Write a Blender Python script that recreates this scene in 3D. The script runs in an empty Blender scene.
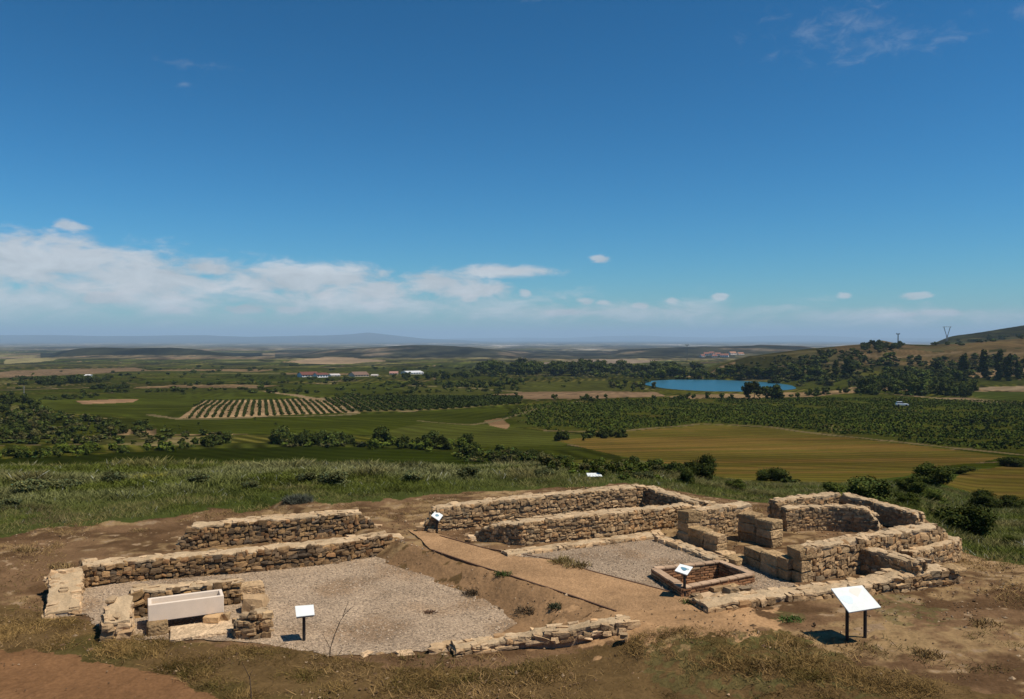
import bpy, math, random
import numpy as np
from mathutils import Vector

SC = bpy.context.scene
COL = SC.collection
RNG = np.random.default_rng(11)
random.seed(5)

# ------------------------------------------------------------------ camera geometry
CZ, F, HOR = 6.6, 800.0, 338.0
PITCH = math.atan((349.5 - HOR) / F)
SP, CP = math.sin(PITCH), math.cos(PITCH)

def ray(px, py):
    a = (px - 512) / F; b = (349.5 - py) / F
    return np.array([a, CP + b * SP, -SP + b * CP])
def P(px, py, z):
    d = ray(px, py); t = (z - CZ) / d[2]
    return np.array([d[0] * t, d[1] * t, z])
def PD(px, py, D):
    d = ray(px, py); t = D / d[1]
    return np.array([d[0] * t, D, CZ + d[2] * t])

# ------------------------------------------------------------------ noise
def _h(i, j, s):
    n = (i.astype(np.int64) * 374761393 + j.astype(np.int64) * 668265263 + s * 974711) & 0x7fffffff
    n = ((n ^ (n >> 13)) * 1274126177) & 0x7fffffff
    n = (n ^ (n >> 16)) & 0xffff
    return n / 65535.0
def vn(x, y, s=0):
    x = np.asarray(x, float); y = np.asarray(y, float)
    i = np.floor(x); j = np.floor(y); u = x - i; v = y - j
    u = u * u * (3 - 2 * u); v = v * v * (3 - 2 * v)
    i = i.astype(np.int64); j = j.astype(np.int64)
    return ((_h(i, j, s) * (1 - u) + _h(i + 1, j, s) * u) * (1 - v)
            + (_h(i, j + 1, s) * (1 - u) + _h(i + 1, j + 1, s) * u) * v)
def fbm(x, y, s=0, o=4):
    t = 0; a = .5; w = 0
    for k in range(o):
        t = t + a * vn(x * 2 ** k + 17.3 * k, y * 2 ** k - 9.1 * k, s + k); w += a; a *= .5
    return t / w
def sstep(a, b, x):
    t = np.clip((x - a) / (b - a), 0, 1); return t * t * (3 - 2 * t)

# ------------------------------------------------------------------ terrain height
TL = np.array([(0, 0), (30, 0), (36, -.02), (41, -.15), (50, -1.95), (60, -3.7), (80, -7.0), (100, -9.7)])
TR = np.array([(0, .0), (25, .0), (28, -.1), (31, -.35), (35, -.9), (50, -2.9), (80, -7.0), (100, -9.7)])
TE = np.array([(0, .0), (20.5, .0), (24, -.45), (30, -1.5), (35, -2.3), (50, -4.2), (80, -7.9), (100, -9.7)])
ROWS = [(100, 468), (150, 448), (200, 432), (285, 410), (430, 392), (600, 381), (900, 371.5), (1400, 364),
        (2200, 357), (3500, 351.5), (6000, 347.5), (12000, 344), (25000, 341.5), (60000, 340.2)]
VD = np.array([r[0] for r in ROWS], float)
VZ = np.array([CZ - (r[1] - 338) * r[0] / F for r in ROWS])

EA = P(430, 550, .45)[:2]; EB = P(617, 612.5, .45)[:2]
ED = (EB - EA) / np.linalg.norm(EB - EA); EN = np.array([ED[1], -ED[0]])      # EN points to the sunken court side
if EN[0] > 0: EN = -EN

def ridge(X, D, rows, d0, w0, w1):
    px = np.array([r[0] for r in rows], float); ry = np.array([r[1] for r in rows], float)
    zc = CZ - (np.interp(X, px, ry) - 338) * d0 / F
    base = CZ - (np.interp(np.log(d0), np.log(VD), np.array([r[1] for r in ROWS])) - 338) * d0 / F
    amp = np.maximum(zc - base, 0)
    t = np.where(D < d0, np.exp(-((D - d0) / w0) ** 2), np.exp(-((D - d0) / w1) ** 2))
    return amp * t

def H(x, y):
    x = np.asarray(x, float); y = np.asarray(y, float)
    D = np.maximum(y, np.hypot(x, y) * .3)
    X = 512 + F * np.clip(x / np.maximum(D, .01), -4, 4)
    w1 = sstep(600, 800, X); w2 = sstep(900, 990, X)
    zl = np.interp(D, TL[:, 0], TL[:, 1]); zr = np.interp(D, TR[:, 0], TR[:, 1]); ze = np.interp(D, TE[:, 0], TE[:, 1])
    zn = zl * (1 - w1) + zr * w1; zn = zn * (1 - w2) + ze * w2
    zv = np.interp(np.log(np.maximum(D, 1)), np.log(VD), VZ)
    far = sstep(88, 112, D)
    # ruins: raised path and right half, sunken left court
    s = (x - EA[0]) * EN[0] + (y - EA[1]) * EN[1]
    al = (x - EA[0]) * ED[0] + (y - EA[1]) * ED[1]
    wd = 1.0 + .9 * sstep(3, 8, al)
    up = .45 * (1 - sstep(.02, 1.0, s / wd))
    lift = .28 * sstep(23.8, 26.2, D - .35 * (x + 3)) * sstep(-.2, 1.0, s)      # the bank behind the long wall
    zpl = zn + np.maximum(up, lift) * (1 - sstep(30, 45, D))
    z = zpl * (1 - far) + zv * far
    # the knoll the photographer stands on
    r = np.maximum(13.2 - np.maximum(y, 0), 0)
    z = z + .36 * r * r / (r + 2.0)
    # undulation
    z = z + (fbm(x / 60, y / 60, 3) - .5) * 3.0 * sstep(110, 300, D)
    z = z + (fbm(x / 500, y / 500, 8) - .5) * 14 * sstep(700, 2500, D)
    # right hand hills
    z = z + ridge(X, D, [(660, 400), (720, 366), (750, 356), (780, 352), (805, 349.5), (830, 347.5), (868, 344), (882, 341), (898, 344.5), (930, 345), (965, 343.5), (1024, 339), (1200, 334), (2000, 330)], 780., 190., 500.)
    z = z + ridge(X, D, [(860, 372), (900, 355), (925, 344.5), (950, 338.5), (985, 334), (1024, 328.5), (1200, 318), (2000, 312)], 1500., 330., 500.) \
          * sstep(850, 960, X)
    z = z + ridge(X, D, [(30, 380), (48, 357), (62, 351), (80, 347.6), (105, 346.6), (130, 347.2), (170, 346.6), (200, 348.6), (222, 352.5), (250, 358), (270, 380)], 2500., 260., 400.)
    z = z + ridge(X, D, [(270, 380), (300, 354), (330, 350), (365, 348), (420, 347), (470, 347.5), (500, 350), (540, 356), (590, 360), (620, 351), (660, 349), (720, 348), (760, 346), (800, 347), (850, 352), (900, 370)], 2900., 620., 500.) * (.75 + .5 * fbm(x / 300, y / 300, 4))
    z = z + ridge(X, D, [(-900, 335), (-100, 336), (50, 335.6), (100, 336.6), (150, 336), (205, 335.3), (250, 336.8), (300, 335.6), (326, 335.4), (350, 334.4), (368, 332.6), (380, 333.8), (400, 336.3), (423, 338.6), (460, 340), (520, 344)], 23000., 3200., 4000.) * (.8 + .4 * fbm(x / 2600, y / 2600, 5))
    z = z + ridge(X, D, [(380, 345), (450, 338.5), (520, 337.5), (570, 338), (600, 336.2), (640, 335.4), (680, 337), (720, 337.5), (760, 336), (790, 335.2), (830, 336), (870, 338), (1000, 338), (1900, 336)], 38000., 5000., 6000.)
    # basin of the lake
    e = np.hypot((x - LAKE[0]) / LAKE[2], (y - LAKE[1]) / LAKE[3])
    m = 1 - sstep(1.02, 1.7, e)
    z = z * (1 - m) + m * (LZ - 1.0 * (1 - sstep(.86, 1.0, e)) + .35 * sstep(.97, 1.1, e))
    return z
LZ = -24.0; LAKE = (133., 522., 48., 68.)
def hz(x, y): return float(H(np.array([x]), np.array([y]))[0])

_LD = np.exp(np.linspace(math.log(13), math.log(42000), 5200))
def PT(px, py):
    """point of the terrain seen at a pixel"""
    d = ray(px, py)
    xs = d[0] / d[1] * _LD; zs = CZ + d[2] / d[1] * _LD
    g = H(xs, _LD)
    k = np.argmax(zs < g)
    if not (zs < g).any(): k = len(_LD) - 1
    return np.array([xs[k], _LD[k], g[k]])

# ------------------------------------------------------------------ mesh + material helpers
def mesh(name, V, faces, col=None, mat=None, smooth=False, parent=None, origin=None):
    V = np.asarray(V, float).reshape(-1, 3)
    if origin is not None: V = V - np.asarray(origin)[None]
    me = bpy.data.meshes.new(name)
    if not isinstance(faces, list): faces = [faces]
    faces = [np.asarray(f, dtype=np.int32) for f in faces if len(f)]
    loops = np.concatenate([f.ravel() for f in faces])
    starts = []; o = 0
    for f in faces:
        n, k = f.shape; starts.append(o + np.arange(n) * k); o += n * k
    starts = np.concatenate(starts).astype(np.int32)
    me.vertices.add(len(V)); me.vertices.foreach_set('co', V.astype(np.float32).ravel())
    me.loops.add(len(loops)); me.loops.foreach_set('vertex_index', loops)
    me.polygons.add(len(starts)); me.polygons.foreach_set('loop_start', starts)
    me.update(calc_edges=True); me.validate()
    me.polygons.foreach_set('use_smooth', np.full(len(me.polygons), bool(smooth)))
    if col is not None:
        c = np.asarray(col, float)
        if c.ndim == 1: c = np.repeat(c[None], len(V), 0)
        a = me.color_attributes.new('tint', 'FLOAT_COLOR', 'POINT')
        a.data.foreach_set('color', np.concatenate([c, np.ones((len(V), 1))], 1).astype(np.float32).ravel())
    if mat: me.materials.append(mat)
    ob = bpy.data.objects.new(name, me); COL.objects.link(ob)
    if parent is not None: ob.parent = parent
    elif origin is not None: ob.location = origin
    return ob
def empty(name, loc, rz=0):
    o = bpy.data.objects.new(name, None); COL.objects.link(o)
    o.location = loc; o.rotation_euler = (0, 0, rz); o.empty_display_size = .3
    return o
def tag(o, label, cat, group=None):
    o['label'] = label; o['category'] = cat
    if group: o['group'] = group
    return o
def kind(o, k): o['kind'] = k; return o

def mat(name, rough=.9, col=None, attr=True, noise=None, bump=None, spec=.25, voro=None, metal=0, transl=False):
    """tint attribute (or flat colour) x procedural grain, with bump"""
    m = bpy.data.materials.new(name); m.use_nodes = True
    nt = m.node_tree; N = nt.nodes; L = nt.links
    b = N['Principled BSDF']; b.inputs['Roughness'].default_value = rough
    b.inputs['Specular IOR Level'].default_value = spec; b.inputs['Metallic'].default_value = metal
    if attr:
        a = N.new('ShaderNodeAttribute'); a.attribute_name = 'tint'; out = a.outputs['Color']
    else:
        a = N.new('ShaderNodeRGB'); a.outputs[0].default_value = (*col, 1); out = a.outputs[0]
    tc = N.new('ShaderNodeTexCoord')
    def mul(out, fac_socket, lo, hi):
        r = N.new('ShaderNodeMapRange'); r.inputs['To Min'].default_value = lo; r.inputs['To Max'].default_value = hi
        r.inputs['From Min'].default_value = .25; r.inputs['From Max'].default_value = .75
        L.new(fac_socket, r.inputs['Value'])
        mx = N.new('ShaderNodeVectorMath'); mx.operation = 'SCALE'
        L.new(out, mx.inputs[0]); L.new(r.outputs[0], mx.inputs['Scale'])
        return mx.outputs[0]
    for (sc, lo, hi) in (noise or []):
        n = N.new('ShaderNodeTexNoise'); n.inputs['Scale'].default_value = sc; n.inputs['Detail'].default_value = 5
        n.inputs['Roughness'].default_value = .65
        L.new(tc.outputs['Object'], n.inputs['Vector']); out = mul(out, n.outputs[0], lo, hi)
    hgt = None
    if voro:
        sc, lo, hi, bs, bd = voro
        v = N.new('ShaderNodeTexVoronoi'); v.inputs['Scale'].default_value = sc
        L.new(tc.outputs['Object'], v.inputs['Vector'])
        sp = N.new('ShaderNodeSeparateColor'); L.new(v.outputs['Color'], sp.inputs[0])
        r = N.new('ShaderNodeMapRange'); r.inputs['To Min'].default_value = lo; r.inputs['To Max'].default_value = hi
        L.new(sp.outputs[0], r.inputs['Value'])
        mx = N.new('ShaderNodeVectorMath'); mx.operation = 'SCALE'; L.new(out, mx.inputs[0]); L.new(r.outputs[0], mx.inputs['Scale'])
        out = mx.outputs[0]
        bp = N.new('ShaderNodeBump'); bp.inputs['Strength'].default_value = bs; bp.inputs['Distance'].default_value = bd; bp.invert = True
        L.new(v.outputs['Distance'], bp.inputs['Height']); L.new(bp.outputs[0], b.inputs['Normal'])
    if transl:
        oi = N.new('ShaderNodeObjectInfo'); r = N.new('ShaderNodeMapRange'); r.inputs['To Min'].default_value = .7; r.inputs['To Max'].default_value = 1.5
        L.new(oi.outputs['Random'], r.inputs['Value']); mx = N.new('ShaderNodeVectorMath'); mx.operation = 'SCALE'; L.new(out, mx.inputs[0]); L.new(r.outputs[0], mx.inputs['Scale']); out = mx.outputs[0]
    L.new(out, b.inputs['Base Color'])
    if bump:
        sc, st, ds = bump
        n = N.new('ShaderNodeTexNoise'); n.inputs['Scale'].default_value = sc; n.inputs['Detail'].default_value = 6
        L.new(tc.outputs['Object'], n.inputs['Vector'])
        bp = N.new('ShaderNodeBump'); bp.inputs['Strength'].default_value = st; bp.inputs['Distance'].default_value = ds
        L.new(n.outputs[0], bp.inputs['Height']); L.new(bp.outputs[0], b.inputs['Normal'])
    return m

M_ground = mat('soil', 1.0, noise=[(.9, .8, 1.2), (14, .75, 1.25)], bump=(9, .7, .05), spec=0)
M_stone = mat('rubble_stone', .9, noise=[(9, .75, 1.25), (40, .8, 1.2)], bump=(30, .6, .02), spec=.2)
M_ashlar = mat('cut_stone', .95, noise=[(2.2, .68, 1.2), (9, .7, 1.2), (45, .8, 1.2)], bump=(12, 1., .09), spec=.0)
M_cope = mat('lime_coping', .95, noise=[(3, .85, 1.12), (22, .8, 1.18)], bump=(18, .8, .03), spec=.15)
M_brick = mat('old_brick', .9, noise=[(6, .8, 1.2), (50, .8, 1.2)], bump=(40, .5, .01), spec=.15)
M_gravel = mat('pale_gravel', .95, noise=[(.5, .9, 1.1), (2.2, .9, 1.1)], voro=(34, .5, 1.42, .8, .03), spec=.15)
M_path = mat('packed_earth', 1., noise=[(.7, .8, 1.15), (4, .8, 1.18), (22, .72, 1.25)], bump=(14, .9, .05), spec=0)
M_leaf = mat('leaves', 1.0, noise=[(1.2, .8, 1.2)], spec=.0, transl=True)
M_vine = mat('vine_leaves', 1.0, noise=[(.05, .7, 1.3), (.4, .8, 1.2)], spec=.0)
M_grass = mat('grass_blades', 1.0, spec=.0)
M_bark = mat('bark', .9, attr=False, col=(.07, .05, .035), noise=[(8, .7, 1.3)])
M_white = mat('white_stone', .6, attr=False, col=(.72, .60, .47), noise=[(5, .93, 1.05), (60, .95, 1.05)], bump=(60, .15, .005))
M_panel = mat('sign_panel', .6, attr=False, col=(.70, .73, .70), noise=[(4, .90, 1.05)], spec=.25)
M_post = mat('black_post', .5, attr=False, col=(.015, .015, .017), noise=[(12, .8, 1.2)], spec=.4)
M_plain = mat('painted', .8, noise=[(.3, .93, 1.07)], spec=.2)

# ------------------------------------------------------------------ ground sheet
def in_poly(x, y, poly):
    r = np.zeros(x.shape, bool); n = len(poly); j = n - 1
    for i in range(n):
        xi, yi = poly[i]; xj, yj = poly[j]
        c = ((yi > y) != (yj > y))
        if yi != yj: r ^= c & (x < (xj - xi) * (y - yi) / (yj - yi) + xi)
        j = i
    return r
def wpoly(pxs):
    # densify then project on the terrain
    out = []
    for (a, b) in zip(pxs, pxs[1:] + pxs[:1]):
        for t in (0, .5):
            p = PT(a[0] + (b[0] - a[0]) * t, a[1] + (b[1] - a[1]) * t); out.append((p[0], p[1]))
    return out

MB = [(-300, 640), (-60, 548), (0, 538), (60, 526), (130, 521), (190, 518), (225, 512), (330, 507), (420, 503), (500, 496), (560, 491), (640, 486), (700, 492), (770, 499), (860, 497), (925, 512), (962, 543), (1024, 566), (1100, 596), (1300, 680)]
MBX = np.array([m[0] for m in MB], float); MBD = np.array([P(m[0], m[1], .25)[1] for m in MB])
def meadow_edge(X): return np.interp(X, MBX, MBD)

# row-field geometry
ROWDIR = np.array([-.314, 1.0]); ROWDIR /= np.linalg.norm(ROWDIR)
F_VINE = [(505, 418), (520, 407), (575, 401), (640, 399.5), (760, 398.5), (900, 398), (1024, 402), (1100, 405), (1100, 462), (1024, 453), (960, 447.5), (860, 437), (770, 426.5), (700, 423), (610, 432), (545, 430)]
F_GOLD = [(555, 441), (620, 432), (700, 424.5), (770, 428), (860, 439), (1006, 456), (985, 462), (940, 467), (905, 476), (840, 484), (740, 482), (670, 466), (600, 452)]
F_GOLD2 = [(942, 484), (972, 471), (1024, 462), (1120, 455), (1120, 512), (1024, 507), (985, 496)]
F_DARK = [(-200, 476), (-200, 470), (0, 459), (200, 449), (330, 446), (455, 452), (505, 462), (520, 475), (400, 480)]
F_ROWS = [(180, 418.5), (202, 400.5), (300, 399), (330, 402), (352, 413), (300, 414.5), (240, 417)]
F_ROWS2 = [(352, 412), (320, 400), (345, 397), (430, 396), (520, 397), (520, 404), (430, 410)]

def ground_colour(x, y, z):
    n = len(x)
    D = np.maximum(y, .01); X = 512 + F * x / D
    c = np.zeros((n, 3))
    def setc(m, a, b=None, t=None):
        a = np.array(a)
        if b is None: c[m] = a
        else: c[m] = a + (np.array(b) - a) * t[m][:, None]
    # --- valley patchwork
    ca, sa = math.cos(.25), math.sin(.25)
    u = (x * ca + y * sa); v = (-x * sa + y * ca)
    sc = np.clip(D / 420, .5, 8)
    lev = np.floor(np.log2(np.maximum(sc, .5)) + .0)
    scl = 2.0 ** lev
    gx = u / (75 * scl) + .35 * np.sin(v / (60 * scl)); gy = v / (48 * scl) + .3 * np.sin(u / (70 * scl))
    k = _h(np.floor(gx).astype(np.int64), np.floor(gy).astype(np.int64), 5 + 0)
    pal = np.array([(.036, .052, .006), (.046, .062, .009), (.030, .042, .006), (.060, .070, .014), (.042, .056, .01), (.085, .078, .025), (.050, .064, .008), (.15, .10, .05), (.036, .046, .008)])
    ww = np.array([.2, .36, .5, .62, .74, .81, .9, .945, 1.0])
    idx = np.searchsorted(ww, k); c[:] = pal[np.clip(idx, 0, 8)]
    fu = gx - np.floor(gx); fv = gy - np.floor(gy); ed = np.minimum(np.minimum(fu, 1 - fu) * 75 * scl, np.minimum(fv, 1 - fv) * 48 * scl)
    k2 = _h(np.floor(gx).astype(np.int64), np.floor(gy).astype(np.int64), 91); k3 = _h(np.floor(gx).astype(np.int64), np.floor(gy).astype(np.int64), 92)
    an_ = (k2 * 1.2 - .2); ph = (x * np.cos(an_) + y * np.sin(an_)) / (4.5 * np.maximum(scl, 1)); rowm = (k3 > .35) & (D > 110)
    c[:] = np.where(rowm[:, None], c * (1 + .38 * np.sin(6.283 * ph))[:, None] + (np.sin(6.283 * ph) > .55)[:, None] * np.array((.03, .018, .008)) * (k2 > .5)[:, None], c)
    hd = (ed < 1.6 * scl * (.4 + 1.2 * fbm(x / 9, y / 9, 93, 2))) & (D > 110); c[hd] = np.where((k2 > .8)[:, None], np.array((.15, .105, .06))[None], np.array((.022, .03, .006))[None])[hd]
    farmix = sstep(900, 2600, D)
    dry = fbm(x / 900, y / 420, 31)
    tanw = farmix * sstep(.52, .62, dry) * .75
    c[:] = c * (1 - tanw[:, None]) + np.array((.17, .12, .075)) * tanw[:, None]
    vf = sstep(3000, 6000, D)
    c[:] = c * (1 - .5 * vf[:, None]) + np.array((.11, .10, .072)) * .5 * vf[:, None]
    town = vf * sstep(.6, .7, fbm(x / 500, y / 900, 77))
    c[:] = c * (1 - .6 * town[:, None]) + np.array((.38, .34, .3)) * .6 * town[:, None]
    # hills: dark scrub, with a dry slope on the right one
    mesa = ((D > 2150) & (D < 3200) & (X > 40) & (X < 262))
    setc(mesa, (.012, .017, .009), (.022, .024, .013), fbm(x / 120, y / 120, 9))
    hl2 = (D > 1950) & (D < 3900) & (X > 275) & (X < 880)
    t = fbm(x / 120, y / 220, 19); setc(hl2, (.028, .032, .020), (.09, .068, .042), sstep(.55, .72, t))
    hill = (D > 560) & (D < 2300) & (X > 735)
    w = sstep(.42, .6, fbm(x / 55, y / 55, 12)); setc(hill, (.032, .038, .012), (.075, .062, .026), w)
    dry = (D > 600) & (D < 800) & (X > 815 + 45 * fbm(x / 50, y / 50, 2)) & (fbm(x / 35, y / 35, 21) > .33)
    w = fbm(x / 14, y / 14, 13); setc(dry, (.115, .072, .033), (.06, .048, .018), w)
    back = (D > 1150) & (D < 2600) & (X > 860); setc(back, (.025, .031, .012), (.05, .045, .018), sstep(.45, .7, fbm(x / 60, y / 60, 15)))
    mtn = D > 15000; setc(mtn, (.02, .025, .02), (.05, .05, .04), fbm(x / 1500, y / 1500, 22))
    sp = np.where(D < 2200, fbm(x / 22, y / 70, 152, 3), np.where(D < 5000, fbm(x / 50, y / 210, 153, 3), fbm(x / 130, y / 800, 154, 3))); m = (D > 1100) & (D < 15000)
    c[m] = c[m] * np.clip(1 + (sp - .5) * 3.2, .35, 2.2)[m][:, None]
    c[m] = c[m] * (1 - .0 * sstep(1300, 2600, D)[m])[:, None]; bl = m & (D > 3200) & (sp > .76); c[bl] = (.22, .20, .17)
    # --- explicit fields
    far = D > 38; fielded = np.zeros(n, bool)
    am = D * .014; wx = x + (fbm(x / (am * 2.2 + 1), y / (am * 3 + 1), 95, 3) - .5) * am; wy = y + (fbm(x / (am * 2.2 + 1), y / (am * 3 + 1), 96, 3) - .5) * am * 2.4
    def fld(poly, a, b=None, t=None):
        w = wpoly(poly); m = np.zeros(n, bool); q = np.where(far)[0]
        m[q] = in_poly(wx[q], wy[q], w); setc(m, a, b, t); fielded[m] = True; return m
    st = fbm(u / 30, v / 4, 41)
    fld([(0, 395), (230, 392), (330, 385), (400, 384), (400, 392), (300, 398), (190, 408), (180, 420), (150, 428), (130, 418), (0, 404)], (.038, .055, .006), (.050, .068, .011), st)
    fld([(150, 418), (350, 414), (500, 408), (520, 420), (500, 432), (420, 436), (250, 434), (160, 434)], (.032, .048, .005), (.044, .060, .009), st)
    fld([(360, 437), (430, 422), (500, 425), (545, 432), (600, 436), (560, 446), (480, 447)], (.048, .064, .012), (.055, .07, .015), st)
    fld([(400, 388), (470, 383), (600, 381), (645, 385), (640, 390), (480, 394), (415, 396)], (.062, .075, .018), (.046, .06, .012), st)
    fld(F_VINE, (.048, .060, .010), (.11, .085, .03), sstep(.6, .8, fbm(x / 16, y / 30, 61)))
    fld([(505, 417), (545, 405), (580, 402), (560, 412), (560, 426), (535, 428)], (.048, .064, .010), (.065, .078, .02), st)
    strp = sstep(.44, .66, fbm((x * .98 + y * .2) / 60, (y * .98 - x * .2) / 5, 44))
    fld(F_GOLD, (.078, .064, .012), (.115, .072, .018), strp)
    fld(F_GOLD2, (.085, .066, .013), (.112, .074, .019), strp)
    g3 = fbm(x / 3, y / 9, 71)
    fld(F_DARK, (.017, .029, .003), (.024, .037, .005), g3)
    fld(F_ROWS, (.235, .155, .08), (.28, .19, .10), st)
    fld(F_ROWS2, (.11, .082, .035), (.05, .055, .013), st)
    fld([(470, 396), (520, 392.5), (600, 391), (655, 392), (662, 396), (600, 398.5), (510, 399.5)], (.17, .11, .06), (.14, .09, .05), st)
    fld([(660, 396), (700, 394.5), (800, 392), (870, 388.5), (872, 392), (800, 397), (690, 398)], (.18, .12, .06), (.15, .10, .05), st)
    fld([(972, 387), (1024, 386), (1120, 386), (1120, 391), (1024, 391), (985, 390)], (.2, .145, .085))
    fld([(930, 397.5), (970, 398), (1010, 402), (1060, 405), (1060, 406), (1005, 404), (960, 400)], (.17, .12, .065))
    fld([(960, 391), (1024, 392.5), (1100, 394), (1100, 403), (1040, 402.5), (985, 398.5)], (.045, .068, .012))
    fld([(80, 400.5), (120, 399), (138, 399.2), (132, 402.5), (85, 404)], (.20, .12, .065))
    fld([(-60, 376), (40, 369.5), (135, 367.5), (150, 370.5), (60, 375.5), (-60, 380)], (.16, .108, .06))
    fld([(0, 360), (30, 357), (60, 359), (40, 362), (0, 364)], (.2, .17, .075))
    fld([(290, 361), (325, 357), (360, 358), (385, 361), (350, 364), (300, 364)], (.24, .17, .10))
    fld([(485, 421), (500, 418), (508, 425), (506, 429), (490, 426)], (.18, .11, .055))
    fld([(60, 439), (100, 434), (160, 437), (235, 436), (225, 444), (150, 446), (100, 444)], (.15, .115, .05), (.06, .07, .02), sstep(.4, .6, fbm(x / 8, y / 14, 5)))
    fld([(530, 363), (600, 359), (660, 360), (640, 363), (560, 365)], (.2, .15, .1))
    vt = fbm(x / 22, y / 22, 141, 4); vs = fbm(u / 90, v / 3.2, 142, 3); vb = fbm(x / 160, y / 110, 143, 3)
    fielded &= D < 100; far = far & ((D > 85) | fielded)
    fac = (.55 + .9 * vt) * (1 + np.where(D < 900, .20, 0) * np.sin(6.283 * (x * np.cos(.5 + .8 * vb) + y * np.sin(.5 + .8 * vb)) / 5.5)) * (.75 + .5 * vs) * (.70 + .6 * vb)
    grn = (c[:, 1] > c[:, 0] * .93)[:, None]; c[far] = (c * np.where(grn, np.array((.84, .70, .62)), np.array((.9, .9, .9))))[far] * np.clip(fac, .4, 1.8)[far][:, None]
    def track(pxs, wd, a):
        pts = [PT(px, py)[:2] for px, py in pxs]; dd = np.full(n, 1e9); q = np.where((D > 90) & (D < 1200))[0]
        for p0, p1 in zip(pts, pts[1:]):
            v_ = p1 - p0; L2 = max((v_ ** 2).sum(), 1e-6); t_ = np.clip(((x[q] - p0[0]) * v_[0] + (y[q] - p0[1]) * v_[1]) / L2, 0, 1)
            dd[q] = np.minimum(dd[q], np.hypot(x[q] - p0[0] - t_ * v_[0], y[q] - p0[1] - t_ * v_[1]))
        m_ = dd < wd * (.4 + 1.2 * fbm(x / 7, y / 7, 161, 2)); c[m_] = np.array(a)[None] * (.8 + .4 * fbm(x / 3, y / 3, 162, 2)[m_])[:, None]
    for pxs, wd, a in [([(545, 430.5), (610, 432.5), (700, 423.7), (770, 427), (860, 437.8), (960, 448.5), (1024, 455)], .9, (.12, .088, .042)), ([(262, 391), (300, 396), (345, 402), (352, 413)], 2.2, (.2, .14, .075)), ([(150, 415), (182, 419.5), (300, 416.5), (352, 414.5)], 1.3, (.13, .10, .05)),
                       ([(0, 390), (80, 388), (170, 386)], 2.5, (.15, .11, .06)), ([(400, 385), (470, 388), (520, 392)], 1.8, (.16, .12, .065)), ([(860, 392.5), (930, 397.3), (1010, 402.5), (1060, 405)], 2.2, (.17, .12, .065)), ([(420, 421), (470, 425), (500, 420), (540, 408), (580, 401)], 1.0, (.12, .095, .045)), ([(820, 352), (880, 357), (960, 352), (1024, 354)], 3.0, (.12, .085, .045)), ([(780, 366), (860, 362), (960, 366), (1024, 364)], 2.5, (.10, .075, .038))]: track(pxs, wd, a)
    # --- plateau
    e = meadow_edge(X)
    nl = (D < 100)
    jit = (fbm(x / 1.6, y / 1.6, 51) - .5) * 2.6
    md = nl & (D > e + jit) & ~fielded
    t = fbm(x / 5, y / 5, 52); setc(md, (.036, .050, .010), (.062, .068, .02), t)
    dk = md & (D > 46) & (X > 560); setc(dk, (.030, .044, .007), (.046, .058, .012), fbm(x / 9, y / 9, 29))
    br = nl & ~md & ~fielded
    t1 = fbm(x / 1.1, y / .8, 53, 5); t2 = fbm(x / 2.8, y / 2.0, 54, 4); t3 = fbm(x / .35, y / .3, 55, 3)
    base = np.array((.155, .092, .048))[None] + (np.array((.088, .051, .026)) - np.array((.155, .092, .048)))[None] * sstep(.35, .65, t1)[:, None]
    straw = sstep(.50, .66, t2 * .6 + t3 * .4)[:, None]
    base = base * (1 - straw) + np.array((.25, .165, .08)) * straw
    pebble = (t3 > .74)[:, None]
    base = np.where(pebble, np.array((.25, .17, .10)), base)
    c[br] = base[br]
    # bottom strip: dry brown-green grass
    fy = np.array([(-400, 560), (0, 603), (70, 612), (140, 634), (240, 642), (300, 645), (380, 661), (470, 664), (620, 644), (700, 640), (790, 648), (830, 672), (900, 690), (1024, 720), (1500, 760)], float)
    Dl = np.interp(X, fy[:, 0], [P(a, b, .1)[1] for a, b in fy])
    st2 = nl & ~fielded & (D < Dl + (t3 - .5) * .8)
    gg = .7 * sstep(.5, .68, t2)[:, None]
    base2 = np.array((.105, .066, .028)) * (1 - gg) + np.array((.060, .052, .016)) * gg
    base2 = base2 * (.75 + .5 * t3[:, None])
    c[st2] = base2[st2]
    # orange dirt track bottom left
    ty = np.array([(-400, 600), (0, 645), (60, 650), (110, 657), (170, 672), (215, 693), (240, 712), (400, 800)], float)
    Dt = np.interp(X, ty[:, 0], [P(a, b, .1)[1] for a, b in ty])
    tr = nl & (D < Dt + (t3 - .5) * .5); base3 = np.array((.165, .086, .040)) * (.88 + .24 * t1[:, None]); c[tr] = base3[tr]
    # bank beside the path
    s = (x - EA[0]) * EN[0] + (y - EA[1]) * EN[1]; al = (x - EA[0]) * ED[0] + (y - EA[1]) * ED[1]
    bk = nl & (s > -.1) & (s < 2.2) & (al > -1.0) & (al < 6.6)
    bc = np.array((.215, .128, .064)) * (.75 + .55 * t1[:, None]); bc = np.where((t3 > .66)[:, None] & (t2 > .45)[:, None], np.array((.11, .068, .03)), bc); c[bk] = bc[bk]
    pe = P(668, 620, .45); q = br & (np.hypot((x - pe[0]) * .55, (y - pe[1]) * 1.1) < .55 + 1.5 * t1 * t3 + .5 * t3); c[q] = (np.array((.31, .185, .092)) * (.75 + .5 * t3[:, None]))[q]
    # worn track beyond the right end of the ruins
    ry = np.array([(940, 556), (962, 552), (985, 562), (1024, 574), (1100, 600)], float)
    Dr = np.interp(X, ry[:, 0], [P(a, b, .2)[1] for a, b in ry])
    rt = nl & (X > 945) & (np.abs(D - Dr) < .45); c[rt] = (np.array((.27, .175, .09)) * (.85 + .3 * t3[:, None]))[rt]
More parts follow.
